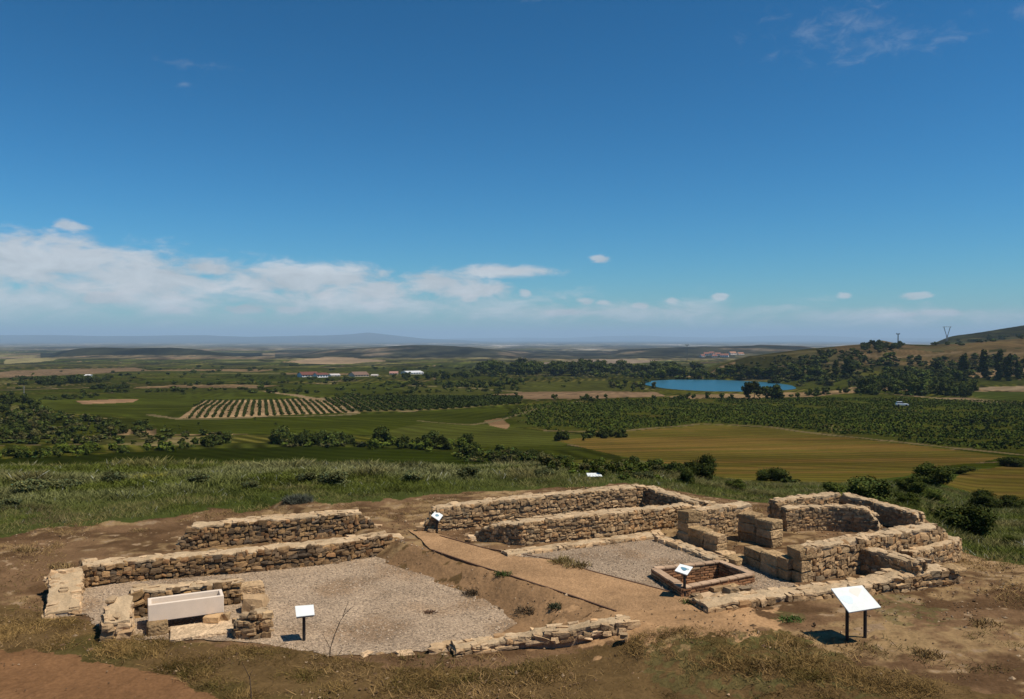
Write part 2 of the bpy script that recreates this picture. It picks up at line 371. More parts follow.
    # small green weeds on the right-hand dirt
    for (px, py, r) in [(738, 640, .35), (792, 618, .3), (748, 672, .6), (690, 655, .8), (780, 660, .9), (905, 612, .8), (860, 690, .5)]:
        p = P(px, py, .4); q = nl & (np.hypot(x - p[0], (y - p[1]) * .7) < r * (.3 + 1.3 * t3)) & (fbm(x / .16, y / .16, 58, 2) > .45)
        c[q] = c[q] * .5 + np.array((.085, .082, .03)) * .5
    return c

def build_ground():
    tx = np.concatenate([-np.geomspace(4, .72, 40), np.linspace(-.705, .705, 900), np.geomspace(.72, 4, 40)])
    ds = np.concatenate([np.linspace(.6, 13, 24), 1 / np.linspace(1 / 13.1, 1 / 46, 400), np.geomspace(46.4, 900, 300), np.geomspace(908, 60000, 260)])
    T, D = np.meshgrid(tx, ds); x = (T * D).ravel(); y = D.ravel()
    z = H(x, y)
    X = 512 + F * x / y
    nb = sstep(50, 40, y) * sstep(9, 13, y)
    court = np.zeros(len(x), bool)
    for poly in (COURT1, COURT2, PATHW): court |= in_poly(x, y, [(p[0], p[1]) for p in poly])
    z = z + np.where(court, 0, (fbm(x / .45, y / .45, 90, 4) - .5) * .10 * nb + (fbm(x / 2.5, y / 2.5, 91, 2) - .5) * .10 * nb)
    cols = ground_colour(x, y, z)
    nr, nc = D.shape; i = np.arange(nr * nc).reshape(nr, nc)
    f = np.stack([i[:-1, :-1], i[:-1, 1:], i[1:, 1:], i[1:, :-1]], -1).reshape(-1, 4)
    # no ground inside the sunken basin
    cx = x[f].mean(1); cy = y[f].mean(1)
    f = f[~in_poly(cx, cy, [(p[0], p[1]) for p in BASIN_HOLE])]
    g = mesh('ground', np.stack([x, y, z], 1), f, cols, M_ground, smooth=True); kind(g, 'structure')

COURT1 = [P(a, b, 0) for a, b in [(78, 612), (84, 588), (130, 581), (239, 573), (318, 565.5), (371, 558), (404, 553.5), (419, 562), (431, 569), (455, 583), (478, 597), (500, 611), (518, 624), (500, 634), (470, 644), (436, 652), (330, 656), (270, 646), (232, 640), (165, 640), (120, 640)]]
COURT2 = [P(a, b, .45) for a, b in [(505, 556), (537, 553), (600, 545), (663, 536.5), (700, 545), (745, 562), (775, 577), (800, 586), (742, 597), (708, 603), (690, 598), (662, 590), (595, 572.5), (551, 560)]]
PATHW = [P(a, b, .45) for a, b in [(430, 550), (421, 540), (408, 530), (432, 532), (455, 540), (485, 549), (505, 556), (551, 560), (595, 572.5), (662, 590), (690, 598), (706, 606), (694, 613), (676, 617), (655, 621), (640, 618), (617, 612.5), (576, 598.5), (526, 581.5), (478, 566)]]
BAS = [P(651, 568, .68), P(721, 560, .68), P(755, 573.5, .68), P(682, 588, .68)]
_bc = sum(BAS) / 4
BASIN_HOLE = [_bc + (b - _bc) * .9 for b in BAS]
build_ground()

def sheet(name, poly, lift, m, col, amp, seed):
    """surface sheet with a ragged rim, slightly above the ground"""
    pts = []
    for a, b in zip(poly, poly[1:] + poly[:1]):
        L = np.linalg.norm(b - a); k = max(2, int(L / .12))
        for i in range(k): pts.append(a + (b - a) * i / k)
    pts = np.array(pts); c = pts.mean(0)
    pts[:, 0] += (fbm(pts[:, 0] * 2.2, pts[:, 1] * 2.2, seed) - .5) * amp; pts[:, 1] += (fbm(pts[:, 0] * 2.2 + 50, pts[:, 1] * 2.2, seed) - .5) * amp
    from mathutils.geometry import delaunay_2d_cdt
    x0, y0 = pts[:, :2].min(0); x1, y1 = pts[:, :2].max(0)
    gx, gy = np.meshgrid(np.arange(x0, x1, .2), np.arange(y0, y1, .2)); gx = gx.ravel(); gy = gy.ravel()
    ins = in_poly(gx, gy, [(p[0], p[1]) for p in pts])
    al = [Vector((float(p[0]), float(p[1]))) for p in pts] + [Vector((float(a), float(b))) for a, b in zip(gx[ins], gy[ins])]
    n = len(pts)
    v, e, f, *_ = delaunay_2d_cdt(al, [], [list(range(n))], 1, 1e-4)
    xy = np.array([(q[0], q[1]) for q in v]); z = H(xy[:, 0], xy[:, 1]) + lift - (.06 * sstep(18.3, 17.5, xy[:, 1]) if name == 'path' else 0)
    V = np.column_stack([xy, z]); fs = np.array([list(q) for q in f if len(q) == 3]); cc = V[fs].mean(1); fs = fs[~in_poly(cc[:, 0], cc[:, 1], [(p[0], p[1]) for p in BAS])]; zc = V[fs][:, :, 2]; fs = fs[zc.max(1) - lift < (.07 if name == 'gravel_floor' and seed == 3 else 9)]
    t = fbm(xy[:, 0] / .8, xy[:, 1] / .8, seed + 3); dm = (.62 * sstep(.46, .70, fbm(xy[:, 0] / 1.5, xy[:, 1] / 1.5, seed + 9)))[:, None]
    o = mesh(name, V, fs, (np.array(col)[None] * (1 - dm) + np.array((.235, .145, .075))[None] * dm) * (.76 + .48 * t[:, None]), m, smooth=True); return kind(o, 'structure')
sheet('gravel_floor', COURT1, .014, M_gravel, (.38, .278, .182), .45, 3)
sheet('gravel_floor', COURT2, .014, M_gravel, (.32, .235, .155), .25, 5)
sheet('path', PATHW, .02, M_path, (.34, .205, .105), .1, 7)

# ------------------------------------------------------------------ stones
def stone_template(n=3, p=3.2):
    vs = {}; fs = []
    def vid(q):
        k = tuple(np.round(q, 5))
        if k not in vs: vs[k] = len(vs)
        return vs[k]
    for ax in range(3):
        for sg in (-1, 1):
            for i in range(n):
                for j in range(n):
                    quad = []
                    for (a, b) in ((0, 0), (1, 0), (1, 1), (0, 1)):
                        q = np.zeros(3); q[ax] = sg; q[(ax + 1) % 3] = -1 + 2 * (i + a) / n; q[(ax + 2) % 3] = -1 + 2 * (j + b) / n
                        quad.append(vid(q))
                    fs.append(quad if sg > 0 else quad[::-1])
    V = np.array(list(vs.keys())); r = (np.abs(V) ** p).sum(1) ** (1 / p); V = V / r[:, None]
    return V, np.array(fs)
ST_V, ST_F = stone_template(2, 7.0)
SM_V, SM_F = stone_template(3, 3.4)
CB_V, CB_F = stone_template(3, 16)

class Stones:
    def __init__(s, tmpl=None): s.c = []; s.ax = []; s.col = []; s.T = tmpl or (ST_V, ST_F)
    def add(s, c, t, n, up, hx, hy, hz_, col):
        s.c.append(c); s.ax.append(np.stack([np.asarray(t) * hx, np.asarray(n) * hy, np.asarray(up) * hz_])); s.col.append(col)
    def arrays(s, jit=.12, rng=RNG):
        if not s.c: return np.zeros((0, 3)), np.zeros((0, 4), int), np.zeros((0, 3))
        T, Fq = s.T; N = len(s.c)
        V = np.repeat(T[None], N, 0)
        if jit > .05: V = V * (1 + rng.uniform(-1, .55, (N, len(T), 1)) * jit * 1.1) + rng.normal(0, jit * .24, (N, len(T), 3))
        for k in range(4):
            dr = rng.normal(size=(N, 3)); dr /= np.linalg.norm(dr, axis=1)[:, None]
            ph = rng.uniform(0, 6.28, (N, 1)); fr = rng.uniform(1.2, 3.2, (N, 1))
            w = np.sin((V * dr[:, None]).sum(2) * fr + ph) * jit / (1 + .4 * k)
            V = V * (1 + w[..., None])
        W = np.einsum('nvk,nkj->nvj', V, np.array(s.ax)) + np.array(s.c)[:, None]
        nv = T.shape[0]
        Fa = (Fq[None] + (np.arange(N) * nv)[:, None, None]).reshape(-1, 4)
        C = np.repeat(np.array(s.col)[:, None], nv, 1).reshape(-1, 3)
        return W.reshape(-1, 3), Fa, C

PAL = {
 'brown': [((.27, .195, .12), 4), ((.32, .225, .125), 3), ((.20, .155, .11), 3), ((.145, .11, .075), 2), ((.125, .105, .085), 1.0), ((.36, .255, .15), 2), ((.27, .17, .095), 1.5)],
 'tan':   [((.34, .255, .165), 4), ((.38, .28, .175), 3), ((.28, .215, .145), 3), ((.2, .17, .13), 1.2), ((.42, .33, .22), 2), ((.35, .235, .135), 1.5)],
 'pale':  [((.46, .36, .25), 4), ((.42, .325, .22), 3), ((.50, .40, .29), 3), ((.38, .285, .19), 1.5), ((.44, .31, .19), 1)],
 'brick': [((.25, .145, .09), 4), ((.30, .175, .105), 3), ((.21, .13, .085), 2), ((.35, .2, .12), 1.5), ((.33, .25, .17), 1)],
 'white': [((.58, .49, .385), 3), ((.54, .45, .35), 2)],
 'ashlar': [((.40, .315, .21), 4), ((.36, .28, .185), 3), ((.43, .34, .235), 2)],
}
def pick(pal, rng=RNG):
    cs, ws = zip(*PAL[pal]); ws = np.array(ws) / sum(ws)
    c = np.array(cs[rng.choice(len(cs), p=ws)]) * np.array((1.10, .95, .75)); return c * rng.uniform(.62, 1.25) * {'brown': .88, 'tan': .95, 'ashlar': 1.05}.get(pal, 1.)

def face_stones(S, p0, p1, zb0, zb1, zt0, zt1, out, size, pal, relief, rng, skip=None):
    """courses of stones on one face between two plan points; out = outward normal (2D)"""
    L = np.linalg.norm(p1 - p0)
    if L < .05: return
    t = (p1 - p0) / L; t3 = np.array([t[0], t[1], 0]); n3 = np.array([out[0], out[1], 0]); up = np.array([0, 0, 1.])
    w0, h0 = size
    z = min(zb0, zb1) - .04; zmax = max(zt0, zt1)
    while z < zmax:
        h = h0 * rng.uniform(.65, 1.35); s = -rng.uniform(0, w0 * .5); wz = rng.uniform(0, 50)
        while s < L:
            w = w0 * rng.choice([.5, .75, 1.0, 1.3, 1.7], p=[.2, .28, .27, .17, .08]) * rng.uniform(.85, 1.15); sc = s + w / 2
            f = min(max(sc / L, 0), 1)
            zt = zt0 + (zt1 - zt0) * f; zb = zb0 + (zb1 - zb0) * f
            zc = z + h / 2 + (rng.normal(0, h * .12) + (float(vn(sc * 1.7, wz, 5)) - .5) * h * 1.1 if h0 < .2 else 0)
            if s + w * .25 < L and zc + h * .3 < zt and zc + h * .5 > zb - .02:
                hw = min(w, 2 * (L - s) + .04) * (.53 if h0 < .2 else .498); sc2 = s + hw / 1.06 * 1.0
                dp = h0 * .75
                c = np.array([*(p0 + t * min(max(sc2, 0), L)), zc]) + n3 * (rng.normal(relief, relief * .35) - dp)
                a = rng.normal(0, .16) if h0 < .2 else 0
                tt = t3 * math.cos(a) + up * math.sin(a); uu = up * math.cos(a) - t3 * math.sin(a)
                hh = h * rng.uniform(.44, .66) if h0 < .2 else h * .49
                S.add(c, tt, n3, uu, hw, dp, hh, pick(pal, rng))
            s += w
        z += h

def chamfer(hx, hy, hz_, e, rng, jit=.014):
    """bevelled cut block, 24 vertices"""
    ids = {}; V = []
    for sx in (-1, 1):
        for sy in (-1, 1):
            for sz in (-1, 1):
                for a in range(3):
                    q = np.array([hx, hy, hz_]) - e; q[a] += e; ids[(a, sx, sy, sz)] = len(V); V.append(q * np.array([sx, sy, sz]))
    V = np.array(V) + rng.normal(0, jit, (24, 3)); Q = []; T = []
    for a in range(3):
        b, c = (a + 1) % 3, (a + 2) % 3
        for sg in (-1, 1):
            f = []
            for (u, v) in ((-1, -1), (1, -1), (1, 1), (-1, 1)):
                k = [0, 0, 0]; k[a] = sg; k[b] = u; k[c] = v; f.append(ids[(a, *k)])
            Q.append(f)
        for u in (-1, 1):
            for v in (-1, 1):
                k0 = [0, 0, 0]; k0[b] = u; k0[c] = v; k1 = list(k0); k0[a] = -1; k1[a] = 1
                Q.append([ids[(b, *k0)], ids[(b, *k1)], ids[(c, *k1)], ids[(c, *k0)]])
    for sx in (-1, 1):
        for sy in (-1, 1):
            for sz in (-1, 1): T.append([ids[(a, sx, sy, sz)] for a in range(3)])
    fix = lambda Fs: np.array([f if np.dot(np.cross(V[f[1]] - V[f[0]], V[f[2]] - V[f[0]]), V[f].mean(0)) > 0 else f[::-1] for f in Fs])
    return V, fix(Q), fix(T)

def resample(pts, zb, zt, step):
    q = []; B = []; Z = []
    for i in range(len(pts) - 1):
        L = np.linalg.norm(pts[i + 1] - pts[i]); k = max(1, int(round(L / step)))
        for j in range(k):
            f = j / k; q.append(pts[i] + (pts[i + 1] - pts[i]) * f); B.append(zb[i] + (zb[i + 1] - zb[i]) * f); Z.append(zt[i] + (zt[i + 1] - zt[i]) * f)
    q.append(pts[-1]); B.append(zb[-1]); Z.append(zt[-1])
    return np.array(q), np.array(B), np.array(Z)

WALLN = [0]
def wall(label, pts, thick, zb=.45, size=(.2, .125), pal='tan', relief=.035, mortar=(.29, .22, .145), cope='pale', recess=.045, name='stone_wall', cat='wall', group='excavated ruin walls', copestones=True, ashlar=False, cope_h=.05, rough=.03, ends=True, ragged=0.0):
    WALLN[0] += 1; rng = np.random.default_rng(100 + WALLN[0]); sd = WALLN[0] * 7
    base = []; zt = []; zbs = []
    for q in pts:
        z0 = q[3] if len(q) > 3 else zb
        b = P(q[0], q[1], z0); base.append(b[:2]); zbs.append(z0)
        zt.append(max(PD(q[0], q[2], b[1])[2], z0 + .04))
    base = np.array(base)
    q, B, Z = resample(base, zbs, zt, .10)
    Z = Z + (fbm(np.arange(len(Z)) * .33, np.zeros(len(Z)) + sd, sd) - .5) * 2 * rough
    tg = np.gradient(q, axis=0); tg /= np.linalg.norm(tg, axis=1)[:, None]
    nrm = np.stack([-tg[:, 1], tg[:, 0]], 1)       # inward: left of travel
    org = np.array([*(q.mean(0) + nrm.mean(0) * thick / 2), float(np.mean(zbs))])
    n = len(q); bot = B - .25
    if ashlar:
        VV = []; QQ = []; TT = []; CC_ = []; o_ = 0
        for i in range(len(base) - 1):
            d = base[i + 1] - base[i]; L = np.linalg.norm(d); t = d / L; nn = np.array([-t[1], t[0]]); nb_ = max(1, int(round(L / .55)))
            htop = min(zt[i], zt[i + 1]); nz = max(1, int(round((htop - min(zbs[i], zbs[i + 1])) / .27)))
            for r_ in range(-1, nz):
                cuts = np.linspace(0, L, nb_ + 1); 
                if nb_ > 1: cuts[1:-1] += (.13 if r_ % 2 else -.13) + rng.normal(0, .04, nb_ - 1)
                for j in range(nb_):
                    u0, u1 = cuts[j] + .004, cuts[j + 1] - .004; uc = (u0 + u1) / 2; f_ = uc / L
                    zb_ = zbs[i] + (zbs[i + 1] - zbs[i]) * f_; zt_ = zt[i] + (zt[i + 1] - zt[i]) * f_; hh = (zt_ - zb_) / nz
                    z0 = zb_ + hh * r_ + (.003 if r_ >= 0 else 0); z1 = zb_ + hh * (r_ + 1) - .003
                    v, q_, t_ = chamfer((u1 - u0) / 2, thick / 2 + rng.normal(0, .006), (z1 - z0) / 2, .026, rng)
                    c2 = base[i] + t * uc + nn * thick / 2
                    W = np.stack([c2[0] + t[0] * v[:, 0] + nn[0] * v[:, 1], c2[1] + t[1] * v[:, 0] + nn[1] * v[:, 1], (z0 + z1) / 2 + v[:, 2]], 1)
                    VV.append(W); QQ.append(q_ + o_); TT.append(t_ + o_); CC_.append(np.repeat(pick('ashlar', rng)[None], 24, 0)); o_ += 24
        o = mesh(name, np.concatenate(VV), [np.concatenate(QQ), np.concatenate(TT)], np.concatenate(CC_), M_ashlar, origin=org)
        return tag(o, label, cat, group)
    # mortar core
    core = []; r = recess
    for k in range(n):
        a = q[k] + nrm[k] * r; b = q[k] + nrm[k] * (thick - r)
        core += [(*a, bot[k]), (*a, Z[k] - .03), (*b, Z[k] - .03), (*b, bot[k])]
    core = np.array(core); core[:4, :2] += tg[0] * r * .8; core[-4:, :2] -= tg[-1] * r * .8
    cf = []
    for k in range(n - 1):
        for j in range(4):
            a = k * 4 + j; b = k * 4 + (j + 1) % 4; cf.append((a, b, b + 4, a + 4))
    cf.append((3, 2, 1, 0)); e = (n - 1) * 4; cf.append((e, e + 1, e + 2, e + 3))
    S = Stones((CB_V, CB_F) if ashlar else None)
    for i in range(len(base) - 1):
        L = np.linalg.norm(base[i + 1] - base[i])
        t = (base[i + 1] - base[i]) / max(L, 1e-6); nn = np.array([-t[1], t[0]])
        face_stones(S, base[i], base[i + 1], zbs[i], zbs[i + 1], zt[i], zt[i + 1], -nn, size, pal, relief, rng)
        face_stones(S, base[i] + nn * thick, base[i + 1] + nn * thick, zbs[i], zbs[i + 1], zt[i], zt[i + 1], nn, size, pal, relief, rng)
    if ends:
        t0 = tg[0]; n0 = nrm[0]; face_stones(S, base[0] + n0 * .05, base[0] + n0 * (thick - .05), zbs[0], zbs[0], zt[0], zt[0], -t0, size, pal, relief * .6, rng)
        t1 = tg[-1]; n1 = nrm[-1]; face_stones(S, base[-1] + n1 * .05, base[-1] + n1 * (thick - .05), zbs[-1], zbs[-1], zt[-1], zt[-1], t1, size, pal, relief * .6, rng)
    SV, SF, SCc = S.arrays(.13, rng)
    V = np.concatenate([core, SV]); Fq = np.concatenate([np.array(cf), SF + len(core)])
    mc = np.array(mortar)[None] * (.85 + .3 * rng.random((len(core), 1)))
    o = mesh(name, V, Fq, np.concatenate([mc, SCc]), M_stone, smooth=False, origin=org)
    tag(o, label, cat, group)
    # coping
    m = 8; cv = []; 
    for k in range(n):
        for j in range(m + 1):
            f = j / m; wob = (vn(k * .8, j * 0 + (0 if j == 0 else 9 if j == m else 30), sd) - .5) * .07 if j in (0, m) else (vn(k * .9, j * 7.7, sd) - .5) * .03
            off = .022 + (thick - .044) * f + wob
            p = q[k] + nrm[k] * off
            hgt = Z[k] + .004 + (fbm(np.array([p[0] * 6.]), np.array([p[1] * 6.]), sd, 3)[0] - .5) * .085 - (.025 if j in (0, m) else 0)
            cv.append((*p, hgt))
    top = np.array(cv); low = top.copy(); low[:, 2] -= cope_h
    i = np.arange(n * (m + 1)).reshape(n, m + 1); nt = n * (m + 1)
    f = [np.stack([i[:-1, :-1], i[1:, :-1], i[1:, 1:], i[:-1, 1:]], -1).reshape(-1, 4)]
    f.append(np.stack([i[:-1, 0], i[:-1, 0] + nt, i[1:, 0] + nt, i[1:, 0]], -1)); f.append(np.stack([i[:-1, m], i[1:, m], i[1:, m] + nt, i[:-1, m] + nt], -1))
    f.append(np.stack([i[0, :-1], i[0, 1:], i[0, 1:] + nt, i[0, :-1] + nt], -1)); f.append(np.stack([i[-1, :-1], i[-1, :-1] + nt, i[-1, 1:] + nt, i[-1, 1:]], -1))
    f = np.concatenate(f)
    cvv = np.concatenate([top, low])
    tt = fbm(cvv[:, 0] / .5, cvv[:, 1] / .5, sd, 4)[:, None]
    cc = np.array((.34, .24, .135)) * (1 - tt) + np.array((.52, .385, .235)) * tt
    cc = cc * (.85 + .3 * fbm(cvv[:, 0] / .12, cvv[:, 1] / .12, sd + 1, 2)[:, None])
    C = Stones((CB_V, CB_F) if ashlar else None)
    Lc = np.linalg.norm(np.diff(q, axis=0), axis=1); cum = np.concatenate([[0], np.cumsum(Lc)])
    if copestones:
        for (o0, o1) in ((0, .36), (.36, .66), (.66, 1.0)):
            s = rng.uniform(0, .1)
            while s < cum[-1]:
                w = rng.uniform(.16, .42) if not ashlar else rng.uniform(.35, .6)
                sc = min(s + w / 2, cum[-1] - .03); k = min(np.searchsorted(cum, sc), n - 1)
                px_ = np.array([np.interp(sc, cum, q[:, 0]), np.interp(sc, cum, q[:, 1])]); zz = np.interp(sc, cum, Z)
                oc = (o0 + o1) / 2 * thick; wd = (o1 - o0) * thick
                t3 = np.array([*tg[k], 0]); n3 = np.array([*nrm[k], 0]); a = rng.normal(0, .15)
                if rng.random() < .5:
                    C.add(np.array([*(px_ + nrm[k] * oc), zz - .030 + rng.normal(0, .010 if not ashlar else .003)]), t3 * math.cos(a) + n3 * math.sin(a), n3 * math.cos(a) - t3 * math.sin(a), np.array([0, 0, 1.]), w * .5, wd * .5 * rng.uniform(.8, 1.12), .05, pick(cope, rng) * .5 + np.array((.46, .335, .20)) * .5)
                s += w
    CV, CF, CC = C.arrays(.17 if not ashlar else .012, rng)
    mesh('coping', np.concatenate([cvv, CV]), np.concatenate([f, CF + len(cvv)]), np.concatenate([cc, CC]), M_cope, smooth=False, parent=o, origin=org)
    return o

BR = dict(pal='brown', size=(.17, .105), relief=.035, recess=.065, mortar=(.16, .112, .065))  # mortar toned dark: shade in the gaps between stones put into its colour
# --- left building
wall('freestanding rubble wall at the back left, against the meadow', [(176, 551, 546, .28), (184, 550.5, 538, .28), (192, 550, 527, .28), (270, 543.5, 519.5, .28), (345, 536, 513.5, .28), (361, 534.5, 513, .28), (363, 534.3, 519, .28), (371, 533.6, 520, .28), (373, 533.5, 527, .28), (378, 533.2, 528, .28)], .62, **BR)
wall('long rubble wall bounding the gravel court on its far side', [(83, 589, 566, 0), (130, 582.5, 562, 0), (239, 574, 552.5, 0), (318, 566, 545, 0), (371, 558.5, 538, 0), (385, 556.5, 536, 0), (390, 555.7, 536, 0), (392, 555.4, 537.5, 0), (404, 553.5, 537.5, 0), (405, 553.3, 541, 0), (418, 551.3, 541.5, 0)], .62, **BR)
wall('low pale wall end running toward the camera at the far left corner', [(80, 614, 608, .0), (81, 602, 590, 0), (83.5, 590, 567.5, 0)], .72, pal='pale', size=(.3, .16), relief=.02, recess=.02, mortar=(.42, .33, .23))
# --- tomb niche
wall('dark rubble wall behind the white stone trough', [(131, 619, 592, 0), (185, 611.5, 587.5, 0), (240, 604, 582, 0)], .45, group='walls around the trough', **BR)
wall('short pale wall on the left of the white stone trough', [(130, 638, 621, 0), (134, 626, 596, 0)], .55, pal='pale', size=(.3, .2), relief=.03, recess=.03, mortar=(.38, .29, .19), group='walls around the trough')
wall('stepped rubble stub on the right of the white stone trough', [(234, 634, 619, 0), (236, 639, 620, 0), (252, 639.5, 612.5, 0), (268, 638, 613.5, 0)], .45, group='walls around the trough', **{**BR, 'pal': 'tan'})
# --- front curb
wall('low crumbling kerb wall in front of the left gravel court', [(456, 655.5, 648, .02), (500, 649, 642, .04), (536, 643.5, 636.5, .12), (586, 637, 627, .26), (622, 631, 621.5, .38), (632, 627.5, 622, .43)], .42, pal='pale', size=(.25, .11), relief=.03, recess=.05, mortar=(.3, .21, .13), rough=.04)
# --- middle building
MD = dict(pal='tan', size=(.15, .092), relief=.026, recess=.04, mortar=(.27, .195, .12))
wall('long rear wall of the middle building with the grey sign at its broken end', [(422, 531, 525), (430, 531, 521), (437, 531, 509), (442, 530.5, 507.5), (540, 520.8, 497), (643, 511.5, 486.5)], .62, **MD)
wall('dark inner end wall closing the middle building on its right', [(644, 511, 487), (672, 519, 496), (694, 525.5, 502.5)], .5, **MD)
wall('long inner wall of the middle building, between corridor and low ledge', [(477, 540.5, 533), (483, 541.5, 528), (493, 543, 525.5), (520, 545.5, 523), (596, 538.5, 514.5), (678, 527.5, 507.5), (718, 522.5, 503.5)], .58, **MD)
wall('low narrow ledge wall at the foot of the long inner wall', [(508, 557.5, 554.5), (537, 554, 550.5), (600, 546, 542), (663, 538.2, 534)], .45, pal='pale', size=(.22, .1), relief=.02, recess=.03, mortar=(.4, .31, .21), rough=.015)
wall('low dividing wall running from the ledge to the brick basin', [(655, 541.5, 537), (680, 551, 546.5), (706, 561, 556.5), (716, 565, 560)], .42, pal='pale', size=(.25, .12), relief=.02, recess=.03, mortar=(.4, .31, .21), rough=.015)
# --- right building
RT = dict(pal='tan', size=(.145, .09), relief=.02, recess=.022, mortar=(.34, .25, .155))
AS = dict(pal='ashlar', size=(.62, .3), relief=.012, recess=.02, mortar=(.34, .265, .175), ashlar=True, rough=.012, copestones=True, cope='ashlar')
wall('tall squared pillar ending the stone wall left of the doorway', [(677, 540, 509.5), (688, 544, 513.5)], .5, group='squared stone piers', name='stone_pier', cat='pier', **AS)
wall('rubble wall running back from the pillar beside the doorway', [(699.5, 541, 511.5), (725, 536.5, 508), (752, 532, 504)], .55, **RT)
wall('knee-high squared wall stepping down from the pillar to the threshold', [(688, 544, 526), (703, 549, 531), (716.5, 553.5, 537)], .42, group='squared stone piers', **AS)
wall('big squared block standing in the middle of the right building', [(737.5, 540, 511.5), (755, 544, 517), (772, 548.5, 523)], .5, group='squared stone piers', name='stone_pier', cat='pier', **AS)
wall('low broken wall between the threshold slabs and the corner pillar', [(743, 563, 547), (760, 571, 551.5), (777, 578, 556.5), (787, 582, 558)], .42, group='excavated ruin walls', **{**AS, 'rough': .03})
wall('square corner pillar with a shaded left face beside the rubble wall', [(786, 578.5, 545.5), (801, 584.5, 549.5)], .36, group='squared stone piers', name='stone_pier', cat='pier', **AS)
wall('tall rubble wall rising back from the corner pillar', [(807.5, 583, 549), (838, 577.5, 543), (862, 573.5, 539), (890, 567.5, 534.5), (937, 556.5, 526), (946, 554.5, 529)], .5, **{**RT, 'size': (.19, .13), 'relief': .028, 'recess': .04})
wall('cross wall with a dark shaded side joining the front wall', [(861, 574, 548), (893, 582.5, 556), (916, 589, 562.5)], .42, **RT)
wall('broad low front wall of the right building behind the large sign', [(708, 613, 606), (740, 607.7, 601.5), (803, 600.7, 594.5), (867, 595, 586), (904, 591, 577), (948, 585.5, 570), (957, 584.5, 571), (962, 584, 577)], .62, **{**RT, 'pal': 'tan', 'size': (.2, .13), 'relief': .04, 'recess': .06})
wall('stepped outer wall at the right-hand end of the ruins', [(912, 572, 552.5, .35), (935, 567, 547.5, .3), (953, 563.5, 542, .25), (958, 562, 544, .25), (961, 554, 537, .25)], .5, **RT)
wall('rear wall of the apsed back room, overlooking the green slope', [(779, 526, 502, .3), (788, 525, 500, .3), (815, 521, 497, .3), (841, 517.5, 494, .3)], .5, **RT)
wall('right side wall of the back room with a deep shaded face', [(841, 518, 494, .3), (876, 526.5, 503.5, .3), (912, 536, 513, .3), (914, 536.5, 516, .3)], .42, **RT)
wall('curved inner wall of the apsed back room', [(787, 531.5, 509), (805, 530.5, 507.5), (827, 530, 507.2), (848, 531.5, 507.3), (866, 533.5, 508.5), (872, 534.2, 515), (879, 535, 527)], .42, **RT)

# ------------------------------------------------------------------ brick basin
def brick_basin():
    rng = np.random.default_rng(77)
    org = np.array([_bc[0], _bc[1], .45]); zt = .68; zf = .08; zo = .40
    th = .17
    inner = [ _bc + (b - _bc) * .86 for b in BAS]
    S = Stones((CB_V, CB_F)); up = np.array([0, 0, 1.])
    def courses(a, b, z0, z1, out):
        t = b - a; t[2] = 0; L = np.linalg.norm(t); t = t / L
        z = z0; k = 0
        while z < z1 - .03:
            s = -.14 * (k % 2)
            while s < L - .02:
                w = .28; s0 = max(s, 0); s1 = min(s + w, L)
                if s1 - s0 > .05:
                    c = a + t * (s0 + s1) / 2; c = np.array([c[0], c[1], z + .03]) - out * .05
                    S.add(c + out * rng.normal(.004, .006), t, out, up, (s1 - s0) / 2 - .006, .06, .026, pick('brick', rng))
                s += w
            z += .066; k += 1
    cv = []; cf = []
    for i in range(4):
        a, b = inner[i].copy(), inner[(i + 1) % 4].copy(); A, Bq = BAS[i].copy(), BAS[(i + 1) % 4].copy()
        d = b - a; nrm = np.array([-d[1], d[0], 0]); nrm /= np.linalg.norm(nrm)
        if np.dot((_bc - a) * np.array([1, 1, 0]), nrm) < 0: nrm = -nrm
        courses(a, b, zf, zt - .03, nrm); courses(A, Bq, zo, zt - .03, -nrm)
        # core strip
        k = len(cv)
        for p, off in ((a, -.02), (b, -.02), (Bq, .02), (A, .02)):
            q = p + nrm * off
            cv += [(q[0], q[1], zf - .1), (q[0], q[1], zt - .03)]
        for j in range(4):
            m = (j + 1) % 4; cf.append((k + 2 * j, k + 2 * m, k + 2 * m + 1, k + 2 * j + 1))
        cf.append((k + 1, k + 3, k + 5, k + 7))
    SV, SF, SCl = S.arrays(.02, rng)
    core = np.array(cv)
    o = mesh('brick_basin', np.concatenate([core, SV]), np.concatenate([np.array(cf), SF + len(core)]), np.concatenate([np.repeat([(.33, .24, .16)], len(core), 0), SCl]), M_brick, smooth=False, origin=org)
    tag(o, 'sunken rectangular brick basin behind the sign with the round picture', 'basin')
    R = Stones((CB_V, CB_F))
    for i in range(4):
        a, b = inner[i], inner[(i + 1) % 4]; A, Bq = BAS[i], BAS[(i + 1) % 4]
        m0 = (a + A) / 2; m1 = (b + Bq) / 2; t = m1 - m0; L = np.linalg.norm(t); t /= L; n3 = np.array([-t[1], t[0], 0]); s = 0
        while s < L - .05:
            w = rng.uniform(.26, .32); w = min(w, L - s)
            c = m0 + t * (s + w / 2); wd = np.linalg.norm((A - a) * np.array([1, 1, 0])) * .5
            c = np.array([c[0], c[1], zt - .012 + rng.normal(0, .004)])
            R.add(c, t, n3, up, w / 2 - .004, max(wd, .085), .022, np.array((.42, .285, .18)) * rng.uniform(.85, 1.15)); s += w
    V, Fq, C = R.arrays(.01, rng); mesh('rim', V, Fq, C, M_brick, parent=o, origin=org)
    fl = np.array([(*(p[:2] - (p[:2] - _bc[:2]) * -.02), zf) for p in inner]); mesh('floor', fl, np.array([[0, 3, 2, 1]]), (.26, .2, .15), M_path, parent=o, origin=org)
brick_basin()

